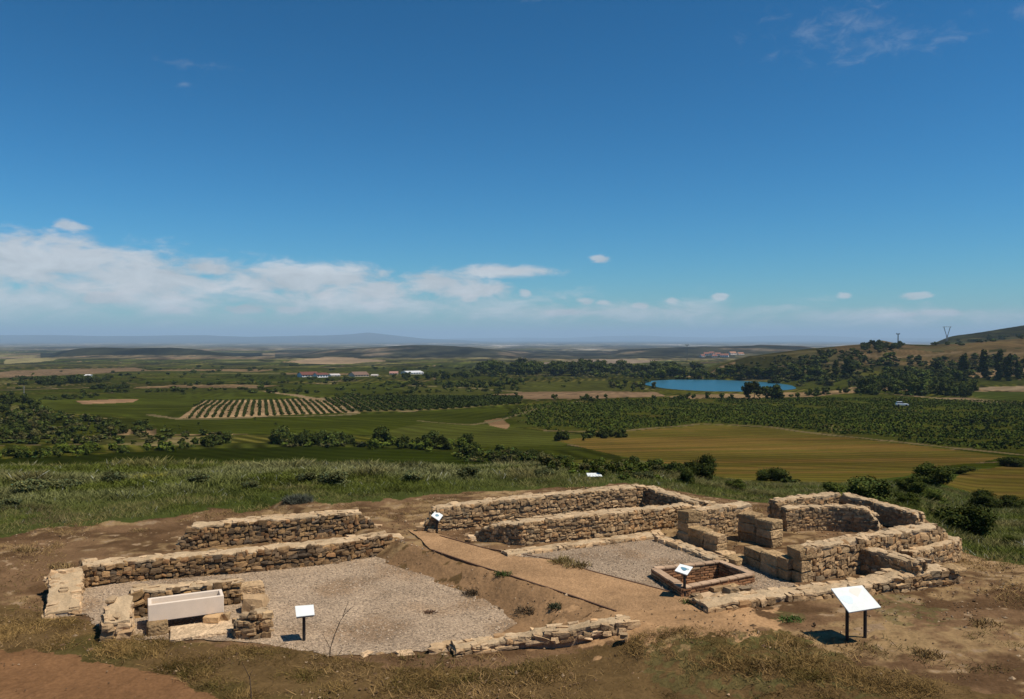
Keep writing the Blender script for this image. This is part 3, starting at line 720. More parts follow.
# ------------------------------------------------------------------ loose stones, slabs
def boulder(label, px, py, z, w, d, h, pal='pale', group=None, cube=False, rz=0, name='loose_stone', cat='stone', seed=1):
    rng = np.random.default_rng(seed); S = Stones((CB_V, CB_F) if cube else None)
    p = P(px, py, z); t = np.array([math.cos(rz), math.sin(rz), 0]); n = np.array([-t[1], t[0], 0])
    if cube:
        v, q_, t_ = chamfer(w / 2, d / 2, h / 2, min(.03, h * .2), rng, .012); V = np.stack([t[0] * v[:, 0] + n[0] * v[:, 1], t[1] * v[:, 0] + n[1] * v[:, 1], v[:, 2] + h * .42], 1)
        o = mesh(name, V, [q_, t_], np.repeat(pick(pal, rng)[None], 24, 0), M_ashlar)
    else:
        S.add(np.array([0, 0, h * .42]), t, n, np.array([0, 0, 1.]), w / 2, d / 2, h / 2, pick(pal, rng))
        V, Fq, C = S.arrays(.15, rng); o = mesh(name, V, Fq, C, M_stone, smooth=False)
    o.location = p
    return tag(o, label, cat, group)
UA = math.radians(24)
boulder('pale cut block lying at the back right corner of the trough niche', 251, 596, 0, .62, .5, .34, 'pale', cube=True, rz=UA, name='stone_block', cat='block', seed=4)
boulder('flat tan stone below the cut block right of the trough', 255, 602, 0, .55, .4, .16, 'tan', cube=True, rz=UA, name='stone_block', cat='block', seed=5)
boulder('rounded whitish boulder above the rubble stub by the trough', 256, 611, 0, .55, .5, .42, 'pale', seed=6)
boulder('squared tan block propping the left end of the trough', 158, 633, 0, .44, .4, .27, 'ashlar', cube=True, rz=UA, name='stone_block', cat='block', seed=7)
boulder('rounded boulder propping the right end of the trough', 213, 625, 0, .38, .34, .26, 'tan', seed=8)
boulder('small tan stone wedged beside the boulder under the trough', 226, 623, 0, .18, .2, .26, 'tan', seed=9)
boulder('flat white slab on the ground in front of the trough', 205, 632, 0, 1.45, .75, .1, 'white', cube=True, rz=UA, name='stone_slab', cat='slab', seed=10)
for i, (px, py, w, d, h, lab) in enumerate([
    (437, 653, .48, .36, .2, 'tan boulder at the broken left tip of the front kerb wall'),
    (404, 656, .5, .34, .15, 'pale flat boulder sunk in dry grass left of the kerb wall'),
    (380, 657, .26, .2, .1, 'little brown stone between two flat boulders by the front gravel edge'),
    (366, 656, .32, .22, .13, 'pale half buried stone at the front gravel edge'),
    (447, 648, .3, .25, .16, 'small squarish stone just behind the tip of the kerb wall'),
    (624, 638, .26, .2, .13, 'small stone fallen from the right tip of the kerb wall')]):
    z = hz(*P(px, py, .1)[:2]); boulder(lab, px, py, z - .05, w * .8, d * .8, h * .85, 'pale' if i != 2 else 'tan', seed=20 + i, rz=.3 * i)
for i, (px, py, w, d, h, lab, cu) in enumerate([
    (725, 556, .5, .36, .14, 'upper threshold slab below the knee-high squared wall', True),
    (738, 563, .62, .46, .2, 'wide threshold slab between the two squared walls', True),
    (707, 600, .5, .36, .14, 'whitish stone at the left tip of the front wall', False),
    (698, 598, .34, .24, .1, 'small pale stone between the round-picture sign and the front wall', False),
    (718, 591, .5, .25, .14, 'flat tan stone on the rubble step before the basin', False),
    (731, 595, .3, .28, .22, 'brown stone on the rubble step before the basin', False),
    (727, 589, .55, .3, .12, 'pale flat stone against the front of the basin', True),
    (744, 592, .3, .22, .13, 'tan cobble at the right corner of the basin', False),
    (953, 571, .5, .4, .12, 'dark flat slab on the right tip of the front wall', True)]):
    boulder(lab, px, py, .45 if i != 8 else .75, w, d, h, ('ashlar' if cu else 'tan') if i not in (2,) else 'pale', seed=40 + i, cube=cu, rz=.5, name='stone_slab' if cu else 'loose_stone', cat='slab' if cu else 'stone')
for i, (px, py, w) in enumerate([(421, 532, .3), (426, 530, .34), (431, 533.5, .26), (472, 541, .3), (468, 543, .2), (418, 551, .26), (412, 553.5, .3)]):
    boulder(['pale stone first in the tumble by the grey sign', 'larger pale stone in the tumble by the grey sign', 'small stone beside the post of the grey sign', 'pale stone off the broken end of the long inner wall', 'little stone on the corridor gravel by the long inner wall', 'stone off the right tip of the long court wall', 'stone at the foot of the right tip of the long court wall'][i], px, py, .42 if i < 5 else .12, w, w * .8, w * .7, 'pale' if i in (0, 1, 3) else 'tan', seed=60 + i)

# ------------------------------------------------------------------ trough
def box_v(c, t, n, hx, hy, z0, z1):
    r = []
    for z in (z0, z1):
        for sx, sy in ((-1, -1), (1, -1), (1, 1), (-1, 1)): r.append((c[0] + t[0] * hx * sx + n[0] * hy * sy, c[1] + t[1] * hx * sx + n[1] * hy * sy, z))
    return r
BOXF = [(0, 3, 2, 1), (4, 5, 6, 7), (0, 1, 5, 4), (1, 2, 6, 5), (2, 3, 7, 6), (3, 0, 4, 7)]
def bevel(o, w=.012, seg=2):
    m = o.modifiers.new('soft', 'BEVEL'); m.width = w; m.segments = seg; m.limit_method = 'ANGLE'
def trough():
    a = P(148, 623, .2); b = P(224, 612.5, .2)
    t = (b - a)[:2]; L = np.linalg.norm(t); t /= L; n = np.array([-t[1], t[0]])
    W = .55; hgt = .40; c = (a[:2] + b[:2]) / 2 + n * W / 2
    w = .075; z0, z1, zi = 0, hgt, .1
    O = box_v((0, 0), t, n, L / 2, W / 2, z0, z1); I = box_v((0, 0), t, n, L / 2 - w, W / 2 - w, zi, z1)
    V = np.array(O + I); f = [(0, 3, 2, 1), (0, 1, 5, 4), (1, 2, 6, 5), (2, 3, 7, 6), (3, 0, 4, 7), (8, 9, 10, 11)]
    for j in range(4):
        k = (j + 1) % 4; f.append((8 + k, 8 + j, 12 + j, 12 + k)); f.append((4 + j, 4 + k, 12 + k, 12 + j))
    o = mesh('stone_trough', V, np.array(f), None, M_white); o.location = (c[0], c[1], .2); bevel(o, .014)
    tag(o, 'long white hollow stone trough propped on blocks in the niche', 'trough')
trough()

# ------------------------------------------------------------------ signs
def sign(label, posts, corners, foot_z, pic=None, group='information signs', post_r=.035, mid=None):
    """corners: four world points (back left, back right, front right, front left)"""
    c = [np.array(q) for q in corners]; ctr = sum(c) / 4
    base = np.array([np.mean([p[0] for p in posts]), np.mean([p[1] for p in posts]), foot_z])
    root = empty('information_sign', base); tag(root, label, 'sign', group)
    nn = np.cross(c[1] - c[0], c[3] - c[0]); nn /= np.linalg.norm(nn)
    if nn[2] < 0: nn = -nn
    V = [q + nn * .012 for q in c] + [q - nn * .012 for q in c]
    f = [(3, 2, 1, 0), (4, 5, 6, 7)] + [((j + 1) % 4, j, 4 + j, 4 + (j + 1) % 4)[::-1] for j in range(4)]
    mesh('panel', V, np.array(f), None, M_panel, parent=root, origin=base)
    e = .05; V = [ctr + (q - ctr) * .9 - nn * .014 for q in c] + [ctr + (q - ctr) * .9 - nn * .045 for q in c]
    mesh('backing_frame', V, np.array(f), None, M_post, parent=root, origin=base)
    for p in posts:
        zt = ctr[2] - ((p[0] - ctr[0]) * nn[0] + (p[1] - ctr[1]) * nn[1]) / nn[2] - .03
        V = []; k = 10
        for z in (foot_z - .25, zt):
            for i in range(k):
                an = 2 * math.pi * i / k; V.append((p[0] + post_r * math.cos(an), p[1] + post_r * math.sin(an), z))
        f2 = [(i, (i + 1) % k, k + (i + 1) % k, k + i) for i in range(k)]
        mesh('post', V, [np.array(f2), np.array([list(range(k))[::-1], list(range(k, 2 * k))])], None, M_post, parent=root, origin=base)
    if pic:
        ex = c[1] - c[0]; ey = c[3] - c[0]
        for (u, v, r, col, nm) in pic:
            pc = c[0] + ex * u + ey * v + nn * .0135; k = 20; V = [pc]
            a = ex / np.linalg.norm(ex); b = np.cross(nn, a)
            for i in range(k):
                an = 2 * math.pi * i / k; V.append(pc + (a * math.cos(an) + b * math.sin(an)) * r * (1 + .1 * math.sin(3 * an)))
            mesh(nm, V, np.array([(0, 1 + i, 1 + (i + 1) % k) for i in range(k)]), col, M_plain, parent=root, origin=base)
    return root
# large sign: two posts
g = hz(*P(855, 640, .45)[:2]); pa = P(847, 640, g); pb = P(865, 638.5, g)
D0 = pa[1]
sign('large white lectern sign on two black posts in the bare earth', [pa, pb], [PD(831, 589, D0 + .25), PD(862, 585.8, D0 + .42), PD(881, 607.6, D0 - .25), PD(849, 612.8, D0 - .42)], g, pic=[(.7, .27, .16, (.69, .66, .58), 'picture'), (.22, .5, .13, (.60, .68, .70), 'picture'), (.6, .72, .12, (.66, .68, .65), 'picture')])
g = hz(*P(304, 641, 0)[:2]); pa = P(304, 641, g); D0 = pa[1]
sign('plain white sign on one black post at the front of the left court', [pa], [PD(295, 606.5, D0 + .14), PD(313.5, 605, D0 + .24), PD(314.6, 615.2, D0 - .1), PD(296.3, 617.3, D0 - .2)], g, pic=[(.5, .45, .08, (.70, .76, .76), 'picture')])
g = hz(*P(685, 597, .45)[:2]); pa = P(684.5, 597, g); D0 = pa[1]
sign('pale sign with a round blue picture on one post before the basin', [pa], [PD(680, 564.3, D0 + .2), PD(692.8, 567.4, D0 + .14), PD(687, 575.3, D0 - .2), PD(674.6, 571, D0 - .14)], g, pic=[(.5, .5, .075, (.10, .22, .30), 'picture'), (.78, .42, .035, (.38, .45, .46), 'small_picture')])
g = hz(*P(437, 532, .45)[:2]); pa = P(437, 532, g); D0 = pa[1]
sign('small grey-blue sign on one post at the broken end of the rear wall', [pa], [PD(436, 510.8, D0 + .2), PD(443, 515.5, D0 + .05), PD(439, 521, D0 - .2), PD(431, 515.8, D0 - .05)], g, pic=[(.5, .5, .06, (.16, .26, .32), 'picture')])
D0 = 36.5; g = hz(PD(594, 480, D0)[0], D0)
pa = PD(590, 480, D0); pb = PD(599, 480, D0); 
sign('distant low white sign out in the long grass behind the ruins', [pa, pb], [PD(586.5, 473.2, D0 + .3), PD(600, 473.2, D0 + .3), PD(602.5, 476.6, D0 - .3), PD(587.5, 476.8, D0 - .3)], g)

# path edging: thin timber boards
def edging(label, pxs, z, hgt, seed):
    pts = [P(a, b, z) for a, b in pxs]; V = []; f = []
    t0 = pts[0]; o0 = t0.copy()
    q, B, Z = resample(np.array([p[:2] for p in pts]), [z] * len(pts), [z + hgt] * len(pts), .25)
    tg = np.gradient(q, axis=0); tg /= np.linalg.norm(tg, axis=1)[:, None]; nr = np.stack([-tg[:, 1], tg[:, 0]], 1)
    w = .022
    for k in range(len(q)):
        j = (vn(np.array([k * .3]), np.array([seed * 3.1]), seed)[0] - .5) * .015
        for s, zz in ((-w, z - .15), (-w, z + hgt + j), (w, z + hgt + j), (w, z - .15)): V.append((*(q[k] + nr[k] * s), zz))
    for k in range(len(q) - 1):
        for i in range(4): f.append((k * 4 + i, k * 4 + (i + 1) % 4, k * 4 + 4 + (i + 1) % 4, k * 4 + 4 + i))
    e = (len(q) - 1) * 4; f += [(3, 2, 1, 0), (e, e + 1, e + 2, e + 3)]
    o = mesh('path_edging', V, np.array(f), (.11, .06, .035), M_plain, origin=o0); return tag(o, label, 'edging', 'rusty strips edging the earth path')
edging('rust-brown strip edging the path above the sunken left court', [(432, 550.5), (478, 566.5), (526, 581.3), (576, 598.3), (616, 612)], .45, .035, 1)
edging('thin brown strip edging the path along the right gravel court', [(440, 536.5), (485, 549), (551, 560), (595, 572.8), (662, 590.4), (688, 597.5)], .45, .035, 2)

exec_later = []
# ------------------------------------------------------------------ vegetation prototypes
def leafcloud(n, lobes, leaf, col, rng, tri=True, shell=.35, flat=0.0, core=True, spread=.3):
    """leaf faces spread through lobes (cx,cy,cz,rx,ry,rz)"""
    lobes = np.array(lobes, float); vol = (lobes[:, 3] * lobes[:, 4] + lobes[:, 4] * lobes[:, 5]) ; k = rng.choice(len(lobes), n, p=vol / vol.sum())
    d = rng.normal(size=(n, 3)); d /= np.linalg.norm(d, axis=1)[:, None]
    r = (1 - shell * rng.random(n) ** 1.3)[:, None] * (1 + .12 * rng.normal(size=(n, 1)))
    c = lobes[k, :3] + d * r * lobes[k, 3:]
    c[:, 2] = np.maximum(c[:, 2], .01)
    nr = d + rng.normal(0, .6, (n, 3)); nr /= np.linalg.norm(nr, axis=1)[:, None]
    a = np.cross(nr, rng.normal(size=(n, 3))); a /= np.linalg.norm(a, axis=1)[:, None]; b = np.cross(nr, a)
    s = leaf * rng.uniform(.6, 1.5, (n, 1))
    V = np.stack([c - a * s * .5, c + b * s * .45, c + a * s * .6, c - b * s * .4], 1).reshape(-1, 3)
    Fq = np.arange(n * 4).reshape(-1, 4)
    lob_t = rng.uniform(1 - spread, 1 + spread, len(lobes))
    t = (lob_t[k] * rng.uniform(.65, 1.4, n))[:, None]
    hue = rng.normal(0, .12, (n, 1)); cc = np.array(col)[None] * t * np.concatenate([1 + hue, np.ones((n, 1)), 1 - hue], 1)
    C = np.repeat(cc, 4, 0)
    if core:
        T, Q = SM_V, SM_F
        for i, L in enumerate(lobes):
            W = T / np.linalg.norm(T, axis=1)[:, None]; W = W * (.55 + .2 * rng.random((len(T), 1))) * L[3:] + L[:3]; W[:, 2] = np.maximum(W[:, 2], 0)
            Fq = np.concatenate([Fq, Q + len(V)]); V = np.concatenate([V, W]); C = np.concatenate([C, np.repeat(np.array(col)[None] * lob_t[i] * .85, len(T), 0)])
    return V, Fq, C
def lobes_bush(rng, n, w=.5, h=1.0):
    L = []
    for i in range(n):
        a = rng.uniform(0, 6.28); r = w * math.sqrt(rng.random()) * .75; s = rng.uniform(.14, .30)
        L.append((r * math.cos(a), r * math.sin(a), h * (rng.uniform(.15, .86) * (1 - .4 * (r / w) ** 2)), s, s, s * rng.uniform(.75, 1.05)))
    return L
def lobes_tree(rng, n, w=.38):
    L = []
    for i in range(n):
        a = rng.uniform(0, 6.28); z = rng.uniform(.32, .9); r = w * math.sqrt(rng.random()) * (1 - abs(z - .55) * 1.1); s = rng.uniform(.11, .21)
        L.append((r * math.cos(a), r * math.sin(a), z, s, s, s * .9))
    return L
def lobes_poplar(rng, n, w=.1):
    L = []
    for i in range(n):
        z = .1 + .82 * (i + rng.random() * .6) / n; a = rng.uniform(0, 6.28); r = w * .5 * rng.random(); s = w * (1.15 - .75 * abs(z - .42) * 1.4)
        L.append((r * math.cos(a), r * math.sin(a), z, s, s, .13))
    return L
def trunk(rng, h=.5, r=.03, limbs=4):
    V = []; Fq = []
    def tube(a, b, r0, r1):
        a = np.array(a); b = np.array(b); d = b - a; d /= np.linalg.norm(d); u = np.cross(d, (.3, 1, .2)); u /= np.linalg.norm(u); v = np.cross(d, u); k = len(V)
        for c, rr in ((a, r0), ((a + b) / 2 + u * rr_j * r0, (r0 + r1) / 2), (b, r1)):
            for i in range(6):
                an = i * math.pi / 3; V.append(c + (u * math.cos(an) + v * math.sin(an)) * rr)
        for s in range(2):
            for i in range(6): Fq.append((k + s * 6 + i, k + s * 6 + (i + 1) % 6, k + s * 6 + 6 + (i + 1) % 6, k + s * 6 + 6 + i))
    rr_j = .6
    tube((0, 0, -.05), (0, 0, h), r, r * .6)
    for i in range(limbs):
        a = 6.28 * i / max(limbs, 1) + rng.random(); tube((0, 0, h * rng.uniform(.6, .98)), (.22 * math.cos(a), .22 * math.sin(a), h + rng.uniform(.1, .3)), r * .5, r * .2)
    return np.array(V), np.array(Fq)
PR = {}
def proto_mesh(key, V, Fq, C, m):
    o = mesh(key, V, Fq, C, m, smooth=False); me = o.data; bpy.data.objects.remove(o); return me
VRNG = np.random.default_rng(303)
G = dict(dark=(.040, .049, .012), mid=(.054, .066, .014), light=(.072, .090, .014), olive=(.066, .062, .022), grey=(.075, .085, .05))
def mk(key, kindf, nl, n, leaf, col, var=4, **kw):
    PR[key] = [proto_mesh('foliage', *leafcloud(n, kindf(VRNG, nl), leaf, col, VRNG, **kw), M_leaf) for _ in range(var)]
mk('bush_near', lobes_bush, 14, 5200, .045, G['mid'], 3)
mk('bush_near_dark', lobes_bush, 14, 5200, .045, G['dark'], 3)
mk('bush_grey', lobes_bush, 16, 5200, .06, (.078, .084, .034), 3, core=False, shell=.8)
mk('bush_dark', lobes_bush, 9, 900, .10, G['dark'])
mk('bush_mid', lobes_bush, 9, 900, .10, G['mid'])
mk('bush_light', lobes_bush, 9, 900, .10, G['light'])
mk('bush_olive', lobes_bush, 7, 500, .11, G['olive'])
mk('tree_dark', lobes_tree, 12, 900, .075, G['dark'])
mk('tree_mid', lobes_tree, 12, 900, .075, G['mid'])
mk('tree_light', lobes_tree, 12, 900, .075, G['light'], 3)
mk('poplar', lobes_poplar, 8, 900, .06, G['dark'], 3)
TRUNK = [proto_mesh('trunk', *trunk(VRNG, .5, .022), None, M_bark) for _ in range(2)]

PLANTS = []
def plant(name, key, loc, h, w=1.0, label='', cat='bush', group=None, trunk_=False):
    PLANTS.append((h * F / max(loc[1], 1), name, key, loc, h, w, label, cat, group, trunk_, random.uniform(0, 6.28), random.uniform(.85, 1.15), random.random()))
def grow(limit=285):
    PLANTS.sort(key=lambda q: -q[0]); nb = 0; rest = []
    for q in PLANTS:
        sz, name, key, loc, h, w, label, cat, group, trunk_, rz, asp, pk = q
        me = PR[key][int(pk * len(PR[key]))]
        if cat in ('bush', 'shrub'):
            nb += 1
            if nb > limit: rest.append(q); continue
        if trunk_:
            r = empty(name, loc, rz); r.scale = (h * w, h * w, h)
            c = bpy.data.objects.new('crown', me); COL.objects.link(c); c.parent = r
            t = bpy.data.objects.new('trunk', TRUNK[int(pk * 97) % 2]); COL.objects.link(t); t.parent = r
        else:
            r = bpy.data.objects.new(name, me); COL.objects.link(r); r.location = loc; r.rotation_euler = (0, 0, rz); r.scale = (h * w, h * w * asp, h)
        tag(r, label, cat, group)
    V = []; Q = []; C = []; o = 0
    for sz, name, key, loc, h, w, label, cat, group, trunk_, rz, asp, pk in rest:
        v, f, c = SMALL[key if key in SMALL else 'bush_dark'][int(pk * 3)]
        cs, sn = math.cos(rz), math.sin(rz)
        V.append(np.stack([(v[:, 0] * cs - v[:, 1] * sn) * h * w, (v[:, 0] * sn + v[:, 1] * cs) * h * w, v[:, 2] * h], 1) + np.array(loc)[None]); Q.append(f + o); C.append(c); o += len(v)
    if rest: kind(mesh('scrub', np.concatenate(V), np.concatenate(Q), np.concatenate(C), M_leaf), 'stuff')
SMALL = {k: [leafcloud(220, lobes_bush(VRNG, 5), .2, G[c], VRNG) for _ in range(3)] for k, c in (('bush_dark', 'dark'), ('bush_mid', 'mid'), ('bush_light', 'light'), ('bush_olive', 'olive'), ('tree_dark', 'dark'), ('tree_mid', 'mid'))}
def at(px, py): return PT(px, py)
def place(n, fn, keys, hpx, name, label, cat, group, w=(.8, 1.25), trunk_=False, sink=.06):
    """n plants; fn() gives the pixel of the foot, hpx the height range in pixels"""
    for _ in range(n):
        px, py = fn(); p = at(px, py); h = random.uniform(*hpx) * p[1] / F
        plant(name, random.choice(keys), (p[0], p[1], p[2] - h * sink), h, random.uniform(*w), label, cat, group, trunk_)
def along(pts, jx=4, jy=1.5):
    xs = np.array([p[0] for p in pts], float); ys = [p[1] for p in pts]
    def f():
        x = random.uniform(xs[0], xs[-1]); return x + random.gauss(0, jx), np.interp(x, xs, ys) + random.gauss(0, jy)
    return f
def inside(poly):
    xs = [p[0] for p in poly]; ys = [p[1] for p in poly]
    def f():
        while True:
            x = random.uniform(min(xs), max(xs)); y = random.uniform(min(ys), max(ys))
            if in_poly(np.array([x]), np.array([y]), poly)[0]: return x, y
    return f
# thicket on the left
place(150, inside([(-70, 424), (40, 412), (90, 419), (146, 425), (146, 440), (90, 444), (-70, 447)]), ['bush_dark', 'bush_dark', 'bush_olive', 'bush_mid'], (6, 12), 'bush', 'dark olive bush in the dense thicket at the left edge of the valley', 'bush', 'thicket of bushes on the left')
place(130, inside([(-70, 424), (40, 412), (90, 419), (150, 426), (235, 440), (150, 444), (-70, 449)]), ['bush_olive', 'bush_mid', 'bush_dark'], (3.5, 7.5), 'bush', 'low olive shrub filling the thicket at the left edge of the valley', 'shrub', 'low shrubs of the left thicket', (1.2, 2.2))
place(22, inside([(-60, 412), (0, 404), (24, 404), (55, 415), (20, 420), (-60, 425)]), ['tree_dark', 'tree_mid'], (9, 14), 'tree', 'dark tree rising over the thicket at the left edge of the valley', 'tree', 'trees over the left thicket', (1., 1.4), True)
place(70, along([(-60, 459), (0, 457.5), (90, 453), (180, 449)], 4, 1.4), ['bush_light', 'bush_light', 'bush_mid'], (6, 10), 'bush', 'bright green shrub in the hedge row between thicket and dark crop', 'shrub', 'bright hedge row on the left')
place(10, along([(180, 447), (235, 444)], 4, 1), ['bush_dark', 'bush_mid'], (9, 15), 'bush', 'dark rounded bush on the dry bank left of centre', 'bush', 'bushes on the dry bank')
place(40, along([(270, 444), (300, 444), (352, 444)], 4, 1), ['bush_dark', 'bush_dark', 'bush_mid'], (10, 17), 'bush', 'dark bush in the clump above the dark crop field', 'bush', 'dark clump above the crop field')
place(22, along([(362, 447), (420, 447), (475, 450)], 4, 1.6), ['bush_mid', 'bush_light', 'bush_dark'], (9, 17), 'bush', 'mid green shrub in the loose hedge east of the dark clump', 'bush', 'loose hedge in the centre')
place(3, lambda: (random.uniform(374, 390), 446), ['tree_mid'], (18, 24), 'tree', 'small upright tree in the loose hedge above the dark crop', 'tree', 'small trees in the loose hedge', (.8, 1.1), True)
place(85, along([(455, 453), (520, 463), (580, 470), (640, 473), (690, 474)], 5, 2.4), ['bush_dark', 'bush_mid', 'bush_mid', 'bush_olive'], (8, 16), 'bush', 'bush in the ragged hedgerow below the golden field', 'bush', 'ragged hedgerow behind the meadow')
place(16, along([(558, 440), (590, 438), (625, 437)], 4, .8), ['bush_dark', 'bush_mid'], (6, 11), 'bush', 'dark bush at the left corner of the golden field', 'bush', 'bushes at the corner of the golden field')
# the bushes just below the brow, one by one
for px, py, hp, w, key, lab in [
    (703, 482, 34, .95, 'bush_near_dark', 'tall dark pointed bush left of the golden field, beyond the middle building'),
    (688, 484, 20, 1.2, 'bush_near_dark', 'low dark shrub at the foot of the tall pointed bush'),
    (737, 492, 14, 1.5, 'bush_near', 'small round green shrub in the grass beyond the squared block'),
    (771, 481, 18, 1.6, 'bush_near_dark', 'round dark bush alone on the edge of the golden field'),
    (790, 484, 9, 1.9, 'bush_near', 'flat low shrub beside the lone round dark bush'),
    (868, 502, 30, 1.5, 'bush_near_dark', 'spreading dark bush peeping over the rear wall of the back room'),
    (838, 497, 17, 1.6, 'bush_near', 'mid green shrub left of the spreading dark bush'),
    (932, 486, 25, 1.7, 'bush_near', 'rounded green bush at the corner of the two golden fields'),
    (912, 494, 19, 1.6, 'bush_near', 'lower green bush at the foot of the rounded one'),
    (960, 474, 10, 2.2, 'bush_near', 'flat green shrub on the strip between the golden fields'),
    (1012, 466, 12, 2.4, 'bush_near_dark', 'long dark shrub on the boundary at the right edge'),
    (961, 533, 38, 1.2, 'bush_near_dark', 'biggest dark bush, right of the ruins on the green slope'),
    (984, 528, 20, 1.4, 'bush_near_dark', 'smaller dark bush on the right flank of the biggest one'),
    (985, 507, 18, 1.9, 'bush_near_dark', 'broad dark bush at the lower rim of the right golden field'),
    (1014, 508, 15, 1.8, 'bush_near_dark', 'dark bush at the right edge below the golden field'),
    (908, 505, 14, 1.9, 'bush_near', 'grey green shrub on the slope right of the back room'),
    (932, 503, 15, 1.7, 'bush_near', 'shrub under the rounded green bush, above the biggest bush'),
    (1010, 545, 10, 2., 'bush_near', 'little shrub on the green slope at the right edge')]:
    p = at(px, py) if py < 486 or px > 880 else at(px, py)
    h = hp * p[1] / F; plant('bush', key, (p[0], p[1], p[2] - h * .06), h, w, lab, 'bush')
# valley
place(30, along([(440, 388), (480, 387), (515, 385.5)], 4, .8), ['bush_dark', 'bush_mid'], (4, 8), 'bush', 'dark bush in the hedge crossing the mid valley', 'bush', 'hedge across the mid valley')
place(34, along([(508, 399), (600, 399.5), (700, 399), (770, 398)], 6, .8), ['bush_dark', 'bush_mid'], (3, 6.5), 'bush', 'little dark bush along the near rim of the pale track by the lake', 'bush', 'bushes along the pale track')
place(85, along([(478, 374), (560, 374.5), (640, 374.5), (668, 375)], 5, 1.5), ['tree_dark', 'tree_dark', 'tree_mid'], (8, 15), 'tree', 'dark tree in the long wood beyond the lake, left half', 'tree', 'long wood beyond the lake', (1., 1.6), True)
place(60, along([(650, 377.5), (720, 377), (790, 378), (830, 379)], 6, 1.6), ['tree_dark', 'tree_mid', 'tree_mid'], (7, 14), 'tree', 'mid green tree in the wood on the far shore of the lake', 'tree', 'wood on the far shore', (1., 1.6), True)
place(20, inside([(610, 383), (650, 380), (655, 391), (612, 392)]), ['bush_mid', 'bush_olive'], (5, 8), 'bush', 'grey green bush at the left end of the lake', 'bush', 'bushes at the left end of the lake')
place(6, lambda: (random.uniform(744, 776), random.uniform(397.5, 399.5)), ['tree_dark', 'tree_mid'], (13, 21), 'tree', 'dark tree standing on the near shore in front of the lake', 'tree', 'trees before the lake', (.9, 1.4), True)
place(26, along([(772, 398.5), (800, 396), (830, 394), (868, 393)], 5, 1), ['bush_dark', 'bush_mid'], (4, 8), 'bush', 'dark bush on the near bank right of the lakeside trees', 'bush', 'bushes on the near bank')
place(60, inside([(862, 395), (872, 385), (900, 378), (940, 378), (962, 382), (966, 396)]), ['bush_mid', 'bush_mid', 'bush_dark', 'tree_mid'], (11, 18), 'bush', 'green bush in the dense grove left of the cypresses', 'bush', 'dense grove behind the vineyard')
for px, py, hp, w, lab in [(964, 381, 29, 1.3, 'tall dark cypress-like tree at the right edge of the grove'), (984, 378, 31, 1.2, 'second tall dark tree, between the grove and the pair on the right'), (1000, 380, 33, 1.1, 'tallest dark tree, left one of the pair near the right edge'), (1008, 381, 28, 1.2, 'right one of the pair of tall dark trees'), (848, 377, 24, 2.0, 'broad dark tree on the hillside above the pale track'), (836, 376, 17, 1.7, 'shorter dark tree left of the broad hillside tree'), (935, 379, 19, 2.1, 'dark tree rising behind the grove'), (1018, 379, 20, 1.6, 'dark tree at the right edge beside the tall pair')]:
    p = at(px, py); h = hp * p[1] / F; plant('poplar_tree', 'poplar', (p[0], p[1], p[2] - h * .04), h, w, lab, 'tree', None, True)
place(6, lambda: (random.uniform(964, 974), random.uniform(392, 398)), ['bush_dark'], (9, 15), 'bush', 'dark bush at the foot of the first cypress by the vineyard', 'bush', 'bushes under the cypress')
place(190, inside([(770, 385), (790, 362), (840, 352), (930, 360), (1040, 355), (1040, 378), (930, 380), (860, 388)]), ['bush_dark', 'bush_olive', 'tree_dark', 'bush_mid'], (3, 7.5), 'bush', 'scrubby bush scattered over the hillside on the right', 'bush', 'scrub on the right hillside', (1., 2.))
place(45, inside([(735, 372), (760, 359), (820, 352), (880, 347), (900, 350), (830, 360)]), ['bush_dark', 'bush_olive'], (2.5, 5), 'scrub_bush', 'far dark bush on the low ridge below the skyline', 'bush', 'scrub on the low ridge', (1., 2.))
place(20, inside([(862, 347), (885, 344.5), (905, 348), (890, 352), (860, 353)]), ['tree_dark'], (4, 8), 'scrub_bush', 'dark tree on the knob of the skyline left of the pylon', 'tree', 'trees on the skyline knob', (1., 1.6))
place(26, along([(930, 346.5), (970, 343), (1024, 336)], 6, 1.5), ['bush_dark'], (2, 4), 'scrub_bush', 'dark bush on the highest skyline at the right', 'bush', 'bushes on the highest skyline', (1.2, 2.2))
place(40, along([(30, 385), (70, 383), (105, 382)], 6, 1.4), ['tree_dark', 'bush_dark'], (4, 8), 'tree', 'dark tree in the spinney far off on the left', 'tree', 'spinney far on the left', (1.2, 1.8))
place(14, along([(96, 389), (125, 388)], 3, .6), ['bush_dark'], (3, 6), 'tree', 'dark tree in the short line right of the far spinney', 'tree', 'short line by the far spinney', (1.2, 2.))
place(30, along([(255, 393), (330, 391), (365, 389), (430, 387)], 4, .6), ['bush_dark', 'bush_mid'], (2.5, 4.5), 'hedge_shrub', 'low shrub in the thin hedge above the striped field', 'shrub', 'thin hedge above the striped field', (1.2, 2.))
place(24, along([(385, 380), (420, 379), (470, 377)], 6, 1.2), ['tree_dark', 'tree_mid'], (5, 9), 'tree', 'dark tree near the long white sheds in the valley', 'tree', 'trees by the white sheds', (1., 1.5), True)
place(7, along([(300, 380.5), (345, 381), (380, 381)], 8, .5), ['bush_dark', 'tree_dark'], (3, 5), 'tree', 'small tree before the red-roofed farm buildings', 'tree', 'trees before the farm', (1.2, 1.8))
place(95, inside([(-40, 398), (0, 376), (200, 372), (480, 376), (600, 384), (500, 396), (200, 396)]), ['bush_dark', 'bush_mid', 'tree_dark'], (2.2, 4.5), 'scrub_bush', 'small dark bush dotted among the valley fields', 'bush', 'bushes dotted over the valley', (1.2, 2.2))
